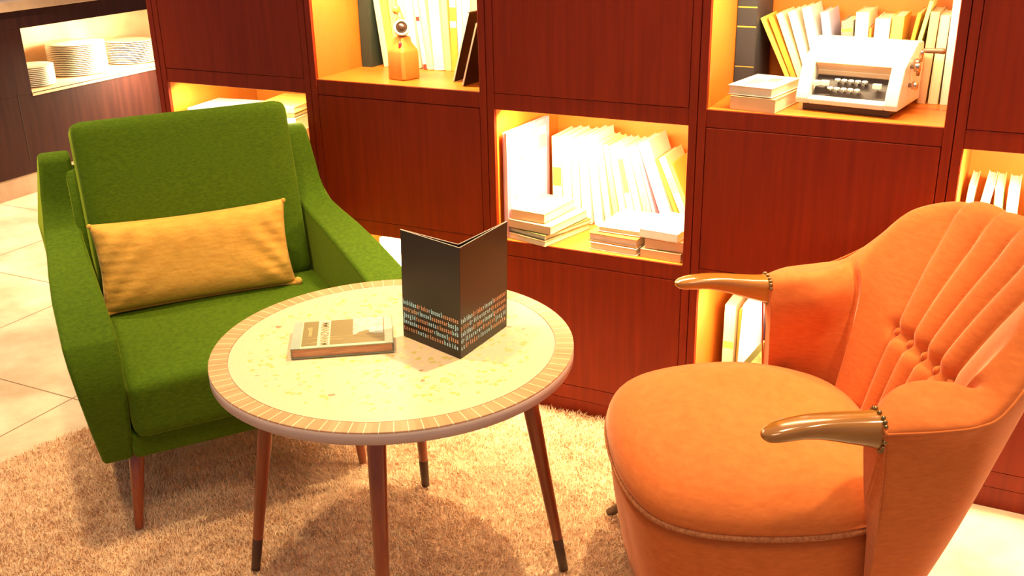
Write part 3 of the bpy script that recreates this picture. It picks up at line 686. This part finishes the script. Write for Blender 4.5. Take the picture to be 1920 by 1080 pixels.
# black menu standing on the table
MP = [Vector((0.6261, -0.7752, 0)), Vector((0.7845, -0.8235, 0)), Vector((0.7937, -0.6476, 0))]
mn = thing('table_menu', 'black folded menu with rows of small lettering standing on the mosaic table', 'menu', (MP[1].x, MP[1].y, TZ + .0008))
P0, P2 = MP[0] - MP[1], MP[2] - MP[1]
MH = .2245
lean = Vector((.006, .002, 0))       # top drifts very slightly
def sheet(name, a, b, th, off, hh, mat, z0=0):
    """vertical card from a to b with thickness th"""
    d = (b - a).normalized(); n_ = Vector((-d.y, d.x, 0)); v = []
    for z in (z0, hh):
        s = lean * (z / MH)
        for q in (a + n_ * off, b + n_ * off, b + n_ * (off + th), a + n_ * (off + th)): v.append((q.x + s.x, q.y + s.y, z))
    return mesh(name, v, [(0, 1, 2, 3), (7, 6, 5, 4), (0, 4, 5, 1), (1, 5, 6, 2), (2, 6, 7, 3), (3, 7, 4, 0)], mat, mn)
O = Vector((0, 0, 0))
M_EDGE = plain((.62, .50, .40), .7, name='card_edge')
# outward normals: left wing faces camera-left (-n), right wing faces right
sheet('left_cover', P0, O, .0009, 0, MH, M_BLACK); sheet('right_cover', O, P2, .0009, 0, MH, M_BLACK)
bp = (P0.normalized() + P2.normalized()).normalized()
sheet('left_inner_leaf', P0 + bp * .0022, bp * .020 , .0009, .0, MH - .001, M_BLACK); sheet('right_inner_leaf', bp * .020, P2 + bp * .0022, .0009, .0, MH - .001, M_BLACK)
for (a, b, off) in [(P0, O, 0), (O, P2, 0), (P0 + bp * .0022, bp * .020, 0), (bp * .020, P2 + bp * .0022, 0)]:
    sheet('paper_edge', a, b, .0014, off, MH + .0003, M_EDGE, MH - .0003)
M_TXW = plain((.50, .84, .95), .5, name='print_paleblue', var=.02); M_TXO = plain((.72, .40, .22), .5, name='print_orange', var=.02)
LT = [['w:bebidas', 'o:drinks', 'w:vinosel', 'o:essentes'], ['o:entrada', 'w:vinosel', 'o:essenter', 'w:bsojo'], ['w:joogid', 'o:toomat', 'w:meta', 'o:misoman', 'w:beb'],
      ['w:bevande', 'o:essenter', 'w:vinosel', 'o:pitsa'], ['o:toomat', 'w:meta', 'o:misomes', 'w:bebide']]
RT = [['w:bebidas', 'o:drinks', 'w:vinosel', 'o:essenter'], ['o:pits', 'w:drikkevarer', 'o:drankene'], ['w:bebidas', 'o:drinks', 'w:vinosel', 'o:getranke'], ['w:drikkevarer', 'o:dranken', 'w:joogid'], ['w:as', 'o:drinks', 'w:vinosel', 'o:essente']]
def lettering(rows, a, b, par):
    d = (b - a); Lw = d.length; d.normalize(); nrm = Vector((d.y, -d.x, 0))      # towards the viewer
    for ri, row in enumerate(rows):
        zc = .0715 - .0137 * ri
        tot = sum(len(w) - 2 for w in row); pitch = (Lw - .006) / tot; x = .003
        for w in row:
            c, s = w.split(':')
            for ch in s:
                sft = lean * (zc / MH)
                mw = Matrix(((d.x, 0, nrm.x, 0), (d.y, 0, nrm.y, 0), (0, 1, 0, 0), (0, 0, 0, 1)))
                mw.translation = a + d * x + nrm * .0003 + Vector((sft.x, sft.y, zc))
                TEXT.append((ch, mw, c, par)); x += pitch
TEXT = []
_gl = {}
def glyph(ch):
    if ch not in _gl:
        c = bpy.data.curves.new('g', 'FONT'); c.body = ch; c.size = .0145; c.offset = .00042; c.resolution_u = 2
        t = bpy.data.objects.new('g', c); COL.objects.link(t); dg = bpy.context.evaluated_depsgraph_get(); dg.update()
        me = bpy.data.meshes.new_from_object(t.evaluated_get(dg)); bpy.data.objects.remove(t)
        co = [v.co.copy() for v in me.vertices]; w = max(v.x for v in co); x0 = min(v.x for v in co)
        _gl[ch] = ([((v.x - x0) / max(w - x0, .002) * .0040 if ch not in 'il' else (v.x - x0) + .0015, v.y, 0) for v in co], [tuple(p.vertices) for p in me.polygons])
    return _gl[ch]
lettering(LT, P0, O, 'L'); lettering(RT, O, P2, 'R')
for par in 'LR':
    for c in 'wo':
        v = []; f = []
        for (ch, mw, cc, pp) in TEXT:
            if pp != par or cc != c: continue
            gv, gf = glyph(ch); k = len(v); v += [mw @ Vector(q) for q in gv]; f += [tuple(i + k for i in q) for q in gf]
        me = bpy.data.meshes.new('lettering'); me.from_pydata([tuple(q) for q in v], [], f); me.update()
        link('lettering', me, M_TXW if c == 'w' else M_TXO, mn)

# worn paperback on the table
ex = Vector((0.1619, 0.1098, 0)).normalized(); BL = Vector((0.4890, -0.9610, 0)); bw, bd, bt = .197, .132, .021
ctr = BL + ex * bw / 2 + Vector((-ex.y, ex.x, 0)) * bd / 2
pb = flat_book(ctr.x, ctr.y, TZ - .0004, bw, bd, bt, math.degrees(math.atan2(ex.y, ex.x)), '8f9a7c', 'worn paperback with brown and pale blue cover lying on the mosaic table', 'left', page=None)
for o in pb.children:
    if o.name.startswith('page_block'):
        m, nt, b = newmat('brown_page_edges'); cr, nz, mp = noise_mix(nt, (.46, .20, .10), (.68, .36, .19), 14, 5, (2, 2, 60)); nt.links.new(cr.outputs[0], b.inputs['Base Color']); b.inputs['Roughness'].default_value = .8
        o.data.materials.clear(); o.data.materials.append(m)
zt = bt + .0001
def art(name, x0, x1, y0, y1, mat, lift=0.0): return box(name, -bw / 2 + x0, -bw / 2 + x1, -bd / 2 + y0, -bd / 2 + y1, zt + lift, zt + lift + .0002, mat, pb)
M_BRN = plain((.25, .19, .075), .45, name='print_brown', var=.05)
art('cover_border', .002, .195, .001, .131, plain((.62, .56, .38), .4, name='print_cream'))
art('spine_strip', .000, .018, .000, .131, plain((.36, .42, .34), .4, name='print_teal'), .0002)
art('brown_photo', .020, .180, .010, .129, M_BRN, .0003)
art('title_band', .050, .074, .004, .129, plain((.72, .66, .42), .4, name='print_title'), .0005)
art('blue_photo', .118, .178, .050, .129, plain((.42, .50, .44), .4, name='print_paleblue_photo', var=.25, scale=60), .0005)
mwt = Matrix.Rotation(radians(90), 4, 'Z'); mwt.translation = Vector((-bw / 2 + .071, -bd / 2 + .008, zt + .0009))
to, tw_ = text_part('title_lettering', 'MANNIONNIMM', .0235, plain((.22, .16, .06), .5, name='title_ink'), pb, mwt, .64, .00005)
mwt = Matrix.Rotation(radians(90), 4, 'Z'); mwt.translation = Vector((-bw / 2 + .038, -bd / 2 + .055, zt + .0007))
text_part('small_lettering', 'manmilli', .013, plain((.70, .50, .20), .5, name='small_ink'), pb, mwt, 1, .00005)
v = [(-bw / 2 + a, -bd / 2 + b, zt + .0008) for a, b in [(.150, .070), (.150, .058), (.182, .034), (.160, .030), (.120, .045), (.130, .060)]]
mesh('brown_shape', v, [(0, 1, 2, 3, 4, 5)], M_BRN, pb)
for (pts) in [[(.022, .040), (.045, .044), (.080, .046), (.118, .044)], [(.022, .018), (.050, .024), (.080, .036), (.100, .034), (.082, .028)]]:
    tube('swirl_line', [(-bw / 2 + a, -bd / 2 + b, zt + .0007) for a, b in pts], .0008, plain((.70, .48, .20), .5, name='swirl'), pb, 6, ry=.0002)

# ---------------------------------------------------------------- green armchair
GA = radians(54)     # local x = chair width axis, local y = backwards
gc = thing('green_armchair', 'green velvet armchair with sloping arms and tapered brown legs', 'armchair', (0.157, -0.698, RZ), (0, 0, GA))
GZ = -RZ
def g_out(z, y):
    zz = [.18, .36, .50, .58, .65, .661, .70, .78]; xx = [.357, .386, .402, .396, .386, .368, .364, .352]
    return float(np.interp(z, zz, xx)) - float(np.interp(y, [.25, .55], [0, .018])) * (1 if z < .66 else 0)
def g_in(z, y):
    return float(np.interp(z, [.18, .36, .50, .56, .66, .78], [.296, .292, .288, .288, .278, .276]))
side = [(-.002, .205), (-.034, .300), (-.046, .400), (-.042, .468), (-.016, .512), (.06, .527), (.20, .545), (.34, .561), (.46, .572), (.53, .580), (.572, .594), (.600, .628), (.618, .680), (.628, .730), (.640, .766), (.660, .778), (.688, .775), (.700, .750), (.655, .60), (.622, .30), (.585, .235), (.30, .215)]
for s in (-1, 1):
    prf = [(y, z + GZ) for y, z in side]
    o = prism('arm', prf, lambda z, y, s=s: ((s * g_in(z - GZ, y)), (s * g_out(z - GZ, y))), M_GREEN, gc)
    bevel(o, .011, 4, .5)
# seat cushion
def seat_def(x, y, z):
    q = 1 - (x / .30) ** 2
    if z > 0: z = z + .012 * max(0, q) * max(0, 1 - (y / .34) ** 4)
    return (x, y, z)
rbox('seat_cushion', .578, .56, .140, .026, M_GREEN, gc, 18, seat_def, loc=(0, .222, .343 + GZ))
# front rail and underside
box('seat_rail', -.296, .296, -.022, .60, .212 + GZ, .275 + GZ, M_GREEN, gc, .012, 3)
# back shell
prism('back_shell', [(y, z + GZ) for y, z in [(.50, .25), (.54, .48), (.60, .700), (.63, .735), (.690, .735), (.700, .70), (.695, .55), (.65, .30), (.61, .245)]], lambda z, y: (-.297, .297), M_GREEN, gc, .01, 3)
# back cushion: local before tilt: z up along the back
def backc(x, y, z):
    q = max(0, 1 - (x / .29) ** 2) * max(0, 1 - (z / .26) ** 2)
    if y < 0: y -= .016 * q
    return (x, y, z)
rbox('back_cushion', .548, .125, .475, .026, M_GREEN, gc, 18, backc, loc=(0, .535, .630 + GZ), rot=(radians(-13), 0, 0))
for (lx, ly, tx, ty) in [(-.312, .000, -.282, .050), (.245, .020, .240, .055), (-.25, .60, -.235, .55), (.25, .60, .235, .55)]:
    taper('leg', (tx, ty, .225 + GZ), (lx + .02 * (1 if lx < 0 else -1) * 0, ly, .001), .0195, .0092, M_LEG, gc)

# mustard lumbar pillow
def pillow():
    nx, ny = 60, 30; w, h, t = .486, .225, .108; v = []
    rg = random.Random(3)
    for s in (-1, 1):
        for i in range(nx + 1):
            for j in range(ny + 1):
                a = -1 + 2 * i / nx; b = -1 + 2 * j / ny
                pin = 1 - .055 * (1 - a * a) * 0 
                ex_ = a * w / 2 * (1 - .045 * (1 - b * b)); ez_ = b * h / 2 * (1 - .07 * (1 - a * a) * (1 if b > 0 else .5))
                th = t / 2 * (max(0, (1 - a ** 4)) ** .55) * (max(0, (1 - b ** 4)) ** .55)
                wr = .004 * sin(9 * b + 14 * abs(a) ** 2) * (abs(a) ** 3) + .003 * sin(22 * a + 3 * b) * max(0, b) ** 2 + .0035 * math.exp(-((a + .18) / .04) ** 2) * max(0, b) - .003 * math.exp(-((a - .35) / .06) ** 2) * max(0, b)
                wr += .0035 * sin(30 * b + 4 * a) * max(0, abs(a) - .55)
                wr *= 1.8 * (1 - a ** 8) * (1 - b ** 8)
                v.append((ex_, s * (th + wr), ez_))
    n1 = (nx + 1) * (ny + 1); f = []
    for k in (0, 1):
        for i in range(nx):
            for j in range(ny):
                q = [k * n1 + i * (ny + 1) + j, k * n1 + (i + 1) * (ny + 1) + j, k * n1 + (i + 1) * (ny + 1) + j + 1, k * n1 + i * (ny + 1) + j + 1]
                f.append(q if k else q[::-1])
    me = bpy.data.meshes.new('lumbar_pillow'); me.from_pydata(v, [], f)
    bm = bmesh.new(); bm.from_mesh(me); bmesh.ops.remove_doubles(bm, verts=bm.verts, dist=.0006); bmesh.ops.recalc_face_normals(bm, faces=bm.faces)
    bm.to_mesh(me); bm.free()
    return me
R1 = Matrix.Rotation(GA, 3, 'Z')
pl = Vector((-.038, .378, 0)); pw = R1 @ pl
pil = thing('lumbar_pillow', 'mustard yellow rectangular pillow leaning on the green armchair back', 'pillow', (0.157 + pw.x, -0.698 + pw.y, .533), (0, 0, 0))
pil.rotation_euler = (Matrix.Rotation(GA - radians(3), 4, 'Z') @ Matrix.Rotation(radians(-14), 4, 'X') @ Matrix.Rotation(radians(0), 4, 'Y')).to_euler()
link('cushion_cover', pillow(), M_YELLOW, pil, smooth=True)
seam = []
for i in range(81):
    a = -1 + 2 * i / 80
    seam.append((a * .248, -.0, -.1125 * (1 - .035 * (1 - a * a)) + .0))
tube('bottom_seam', seam, [.0035 + (.006 * max(0, (abs(i - 40) / 40 - .85) / .15)) for i in range(81)], M_YELLOW, pil, 10)
for (cx_, cz_) in [(-.240, .108), (.240, .108), (-.240, -.108), (.247, -.110)]:
    lathe('corner_tuft', [(.0001, -.012), (.008, -.009), (.012, 0), (.008, .009), (.0001, .012)], M_YELLOW, pil, 16, loc=(cx_, 0, cz_)).scale = ((1, 1, 1) if cx_ > 0 > cz_ else (.55, .55, .55))

# ---------------------------------------------------------------- orange cocktail chair
OA = radians(-60)
OX, OY = 1.3515, -0.507
oc = thing('orange_armchair', 'orange velvet cocktail chair with channel-tufted back and curved wooden armrests', 'armchair', (OX, OY, .001), (0, 0, OA))
# plan stations for half of the shell (x>0 = near side); local y is backwards
# each: inner bottom, inner mid, inner top, crest, top middle, outer edge, under edge, outer mid, outer bottom  (x,y,z)
ST = [
 [(.300, .045, .335), (.280, .036, .44), (.278, .030, .540), (.298, .028, .574), (.325, .028, .582), (.354, .030, .566), (.350, .034, .552), (.338, .045, .34), (.300, .055, .12)],
 [(.288, .080, .337), (.262, .080, .45), (.244, .078, .566), (.260, .075, .596), (.310, .078, .600), (.368, .080, .574), (.360, .082, .558), (.338, .085, .34), (.297, .085, .12)],
 [(.265, .125, .339), (.245, .130, .46), (.228, .128, .580), (.247, .125, .606), (.305, .125, .603), (.373, .122, .578), (.363, .124, .562), (.334, .128, .34), (.290, .115, .12)],
 [(.245, .152, .340), (.242, .175, .48), (.249, .178, .590), (.268, .172, .611), (.315, .175, .605), (.374, .172, .584), (.364, .173, .568), (.320, .170, .34), (.270, .140, .12)],
 [(.205, .172, .342), (.235, .205, .50), (.275, .215, .602), (.301, .210, .620), (.332, .217, .616), (.366, .215, .601), (.357, .217, .585), (.296, .212, .35), (.240, .165, .12)],
 [(.165, .182, .343), (.215, .225, .51), (.262, .262, .640), (.284, .264, .668), (.304, .274, .670), (.325, .282, .654), (.319, .282, .640), (.262, .248, .36), (.205, .190, .12)],
 [(.125, .188, .344), (.175, .238, .515), (.236, .305, .692), (.256, .312, .722), (.268, .322, .725), (.280, .332, .710), (.275, .332, .695), (.222, .278, .37), (.165, .210, .12)],
 [(.085, .191, .345), (.125, .248, .520), (.180, .350, .724), (.194, .362, .750), (.201, .374, .756), (.210, .386, .744), (.207, .386, .729), (.170, .305, .375), (.120, .225, .12)],
 [(.042, .192, .345), (.062, .252, .522), (.093, .380, .734), (.100, .392, .758), (.104, .404, .763), (.110, .417, .752), (.109, .417, .737), (.090, .325, .38), (.060, .235, .12)],
 [(.000, .192, .345), (.000, .254, .522), (.000, .388, .736), (.000, .401, .760), (.000, .414, .766), (.000, .428, .755), (.000, .428, .740), (.000, .332, .38), (.000, .238, .12)]]
for _k in range(5, 10):
    _up = {5: .006, 6: .016, 7: .024, 8: .026, 9: .026}[_k]
    for _q in (2, 3, 4, 5, 6): ST[_k][_q] = (ST[_k][_q][0], ST[_k][_q][1] + _up * .5, ST[_k][_q][2] + _up)
    _a, _b, _c = (np.array(ST[_k][q]) for q in (1, 2, 3))
    ST[_k][2] = tuple(_a + (_b - _a) * .91); ST[_k][3] = tuple(_c + np.array([0, .006, -.002]))
full = [[(x, y, z) for (x, y, z) in s] for s in ST] + [[(-x, y, z) for (x, y, z) in s] for s in ST[-2::-1]]
NS = len(full)
def chord_curve(pts, n):
    """smooth curve through unevenly spaced points without overshoot, n samples per segment"""
    p = np.array(pts); h = np.linalg.norm(p[1:] - p[:-1], axis=1) + 1e-9; dl = (p[1:] - p[:-1]) / h[:, None]
    m = np.zeros_like(p); m[0] = dl[0]; m[-1] = dl[-1]
    for k in range(1, len(p) - 1): m[k] = (h[k - 1] * dl[k] + h[k] * dl[k - 1]) / (h[k - 1] + h[k])
    out = []
    for k in range(len(p) - 1):
        for q in range(n + (1 if k == len(p) - 2 else 0)):
            t = q / n; a = 2 * t ** 3 - 3 * t * t + 1; b = t ** 3 - 2 * t * t + t; c = -2 * t ** 3 + 3 * t * t; d = t ** 3 - t * t
            out.append(a * p[k] + b * h[k] * m[k] + c * p[k + 1] + d * h[k] * m[k + 1])
    return np.array(out)
KP_ = 9; SU = 20; NJ1, NJ2 = 84, 40
ctrl = [[full[k][q] for k in range(NS)] for q in range(KP_)]
nu, nv = (NS - 1) * SU + 1, NJ1 + NJ2 + 1
def resample(c, n):
    L_ = np.concatenate([[0], np.cumsum(np.linalg.norm(c[1:] - c[:-1], axis=1))]); t = np.linspace(0, L_[-1], n + 1)
    return np.stack([np.interp(t, L_, c[:, q]) for q in range(3)], 1)
P = np.zeros((nu, nv, 3))
for i in range(nu):
    c = chord_curve([cr_interp(c_, i / SU) for c_ in ctrl], 12)
    P[i, :NJ1 + 1] = resample(c[:61], NJ1); P[i, NJ1:] = resample(c[60:], NJ2)
aa = np.arange(nu) / SU; wgt = np.clip(np.minimum(aa - 3.0, NS - 4.0 - aa), 0, 1)[:, None, None]
for _ in range(26):     # soften the rolled top edge of the back
    Q = P.copy(); Q[:, 1:-1] = (P[:, :-2] + 2 * P[:, 1:-1] + P[:, 2:]) / 4; P = P + (Q - P) * wgt
# channel-tufted padding of the inner back, between the two wing seams
A0, A1, JE = 3.9, NS - 1 - 3.9, NJ1 + 22
BZ = .530               # height of the button row
def fan(z): return .060 + .026 * max(0, min(1, (z - BZ) / .22)) if z > BZ else .060 - .05 * (BZ - z)
du = np.zeros_like(P); dv = np.zeros_like(P)
du[1:-1] = P[2:] - P[:-2]; du[0] = P[1] - P[0]; du[-1] = P[-1] - P[-2]
dv[:, 1:-1] = P[:, 2:] - P[:, :-2]; dv[:, 0] = P[:, 1] - P[:, 0]; dv[:, -1] = P[:, -1] - P[:, -2]
NN = np.cross(du, dv); NN /= np.linalg.norm(NN, axis=2, keepdims=True) + 1e-12
if NN[nu // 2, 20, 1] > 0: NN = -NN
for _ in range(10):
    NN[1:-1, 1:-1] = (NN[1:-1, 1:-1] * 2 + NN[:-2, 1:-1] + NN[2:, 1:-1] + NN[1:-1, :-2] + NN[1:-1, 2:]) / 6
NN /= np.linalg.norm(NN, axis=2, keepdims=True) + 1e-12
P0_ = P.copy()
sst = lambda t: (lambda q: q * q * (3 - 2 * q))(max(0.0, min(1.0, t)))
for i in range(nu):
    a = i / SU
    if not (A0 < a < A1): continue
    for j in range(JE):
        x, _y, z = P0_[i, j]; zz = z if j < NJ1 else .80; sp = fan(zz); u_ = x / sp
        side_e = sst(min(a - A0, A1 - a) / (.35 + 1.8 * sst((j / NJ1 - .72) / .25)))
        edge = side_e * min(1, j / 3) ** .5 * sst((JE - j) / 24)
        if abs(u_) <= 2.0:
            ph = u_ - math.floor(u_); cr_ = .35 + .65 * sst((NJ1 - j) / 22); d = .022 - .020 * cr_ * (1 - (abs(sin(pi * ph)) ** .55))
        else:
            d = .002 + .018 * (1 - math.exp(-(abs(u_) - 2) * 2.6)) if j < NJ1 else .012
            if j >= NJ1 - 14: d = d * sst((NJ1 - j) / 14) + .014 * (1 - sst((NJ1 - j) / 14))
        k = max(-2, min(2, round(u_)))
        if abs(u_) < 2.7 and j < NJ1 - 20:
            e_ = 1 if abs(u_) < 2.0 else math.exp(-((abs(u_) - 2.0) / .35) ** 2)
            d -= .012 * math.exp(-((z - BZ) / .013) ** 2) * e_
            d -= .005 * math.exp(-(((u_ - k) * sp / .014) ** 2 + ((z - BZ) / .016) ** 2))
        P[i, j] = P0_[i, j] + NN[i, j] * max(d, -.006) * edge
quads = gridfaces(nu, nv); inner = []; outer = []
for q in quads:
    i, j = q[0] // nv, q[0] % nv
    (inner if (A0 <= (i + .5) / SU <= A1 and j < JE) else outer).append(q)
for i in range(nu - 1): outer.append((i * nv, i * nv + nv - 1, (i + 1) * nv + nv - 1, (i + 1) * nv))
outer.append(tuple(range(nv))); outer.append(tuple((nu - 1) * nv + k for k in range(nv)))
def submesh(name, fs):
    ids = sorted({i for f in fs for i in f}); mp_ = {k: n for n, k in enumerate(ids)}; vv = P.reshape(-1, 3)
    o = mesh(name, [vv[k] for k in ids], [tuple(mp_[i] for i in f) for f in fs], M_ORANGE, oc)
    for p in o.data.polygons: p.use_smooth = len(p.vertices) == 4
    return o
submesh('shell', outer); submesh('padded_backrest', inner)
# cover buttons
for k in range(-2, 3):
    x = k * fan(BZ); best = min(((i, j) for i in range(int(A0 * SU), int(A1 * SU)) for j in range(20, 60)), key=lambda q: abs(P[q][0] - x) + abs(P0_[q][2] - BZ)); c = P[best]
    o = lathe('button', [(.0001, -.008), (.0065, -.0062), (.0105, 0), (.0065, .0062), (.0001, .008)], M_ORANGE, oc, 18, loc=tuple(c + NN[best] * .006), rot=(radians(65), 0, 0))
for s in (-1, 1):
    ed = [cr_interp([full[k][5] for k in range(NS)], t) for t in np.linspace(0, 4.6, 50)]
    tube('seam_piping', [(s * q[0] * 1.002, q[1], q[2] + .0008) for q in ed], .0024, M_ORANGE, oc, 6)
    ed = [cr_interp(ST[0], t) for t in np.linspace(5, 8, 20)]
    tube('seam_piping', [(s * q[0], q[1], q[2]) for q in ed], .0018, M_ORANGE, oc, 6)
# wooden armrest handles with nail trim
HND = [(.034, .317, .030, .035, .560), (.010, .318, .028, .031, .563), (-.025, .321, .0265, .0265, .568), (-.065, .326, .0255, .021, .574), (-.100, .331, .025, .0170, .576), (-.135, .335, .0235, .0150, .573), (-.156, .337, .0185, .0120, .570), (-.165, .338, .011, .0075, .569), (-.169, .3385, .004, .003, .5685)]
for s in (-1, 1):
    n = 24; rows = []
    for t in np.linspace(0, len(HND) - 1, 50):
        y, xc_, hw_, hh_, zc = cr_interp(HND, t); ring = []
        for k in range(n):
            an = 2 * pi * k / n; ca, sa = cos(an), sin(an)
            ring.append((s * (xc_ + math.copysign(abs(ca) ** .62, ca) * max(hw_, .001)), y, zc + math.copysign(abs(sa) ** .7, sa) * max(hh_, .001) * (.72 if sa > 0 else 1.0)))
        rows.append(ring)
    v = [q for r_ in rows for q in r_]; f = gridfaces(len(rows), n, False, True); f += [tuple(range(n)), tuple(range((len(rows) - 1) * n, len(rows) * n))]
    hd = mesh('wooden_armrest', v, f, M_ARM, oc, smooth=True)
    y, xc_, hw_, hh_, zc = HND[0]
    for k in range(18):
        an = -pi / 2 + 2 * pi * k / 18; ca, sa = cos(an), sin(an)
        px_ = s * (xc_ + math.copysign(abs(ca) ** .62, ca) * (hw_ + .002)); pz_ = zc + math.copysign(abs(sa) ** .7, sa) * hh_ * (.72 if sa > 0 else 1.0) + .002 * sa
        lathe('nail_head', [(.0001, -.0042), (.0030, -.0032), (.0044, 0), (.0030, .0032), (.0001, .0042)], M_NAIL, hd, 10, loc=(px_, y - .001, pz_))
# seat: outline
OUT = [(0, -.357), (.09, -.352), (.170, -.336), (.232, -.304), (.272, -.246), (.294, -.165), (.302, -.075), (.296, .010), (.272, .095), (.235, .158), (.170, .190), (.090, .197), (0, .198)]
oh = [tuple(cr_interp(OUT, t)) for t in np.linspace(0, len(OUT) - 1, 49)]
outl = oh + [(-x, y) for (x, y) in oh[-2:0:-1]]; no = len(outl); cy_ = -.06
def ring(sc_, z, oy=0): return [(x * sc_, cy_ + (y - cy_) * sc_ + oy, z - (max(0, y + .12) ** 2 * .28 if z > .35 else 0)) for x, y in outl]
rows = [ring(.985, .332)] + [ring(sc_, .346 + .086 * max(0, 1 - (sc_ / 1.012) ** 5) ** .52) for sc_ in (1.0119, 1.010, 1.004, .992, .975, .95, .91, .86, .79, .70, .6, .48, .36, .26)]
v = [q for r_ in rows for q in r_]; f = gridfaces(len(rows), no, False, True); f += [tuple(range(no)), tuple(range((len(rows) - 1) * no, len(rows) * no))]
mesh('seat_cushion', v, f, M_ORANGE, oc, smooth=True)
rows = [ring(.985, .338), ring(.985, .30), ring(.965, .22, .003), ring(.93, .14, .006), ring(.92, .120, .006)]
v = [q for r_ in rows for q in r_]; f = gridfaces(len(rows), no, False, True); f += [tuple(range(no)), tuple(range((len(rows) - 1) * no, len(rows) * no))]
b_o = mesh('seat_base', v, f, M_ORANGE, oc, smooth=True)
for p in b_o.data.polygons: p.use_smooth = len(p.vertices) == 4
# braid around the front of the seat
br = [(x * 1.005, cy_ + (y - cy_) * 1.005, .338) for (x, y) in outl]; half = [q for q in br if q[1] < .062]
half.sort(key=lambda q: math.atan2(q[0], -(q[1] - .07)))
tube('braid_trim', half, .0056, M_BRAID, oc, 8)
for (tx, ty, bx_, by_) in [(.19, -.235, .235, -.290), (-.205, -.235, -.272, -.318), (.15, .20, .20, .285), (-.15, .20, -.20, .285)]:
    onr = by_ < 0 or bx_ < 0
    taper('leg', (tx, ty, .122), (bx_, by_, .0215 if by_ < 0 else .001), .017, .010, plain((.05, .018, .010), .3, name='dark_leg_wood', var=.1), oc)
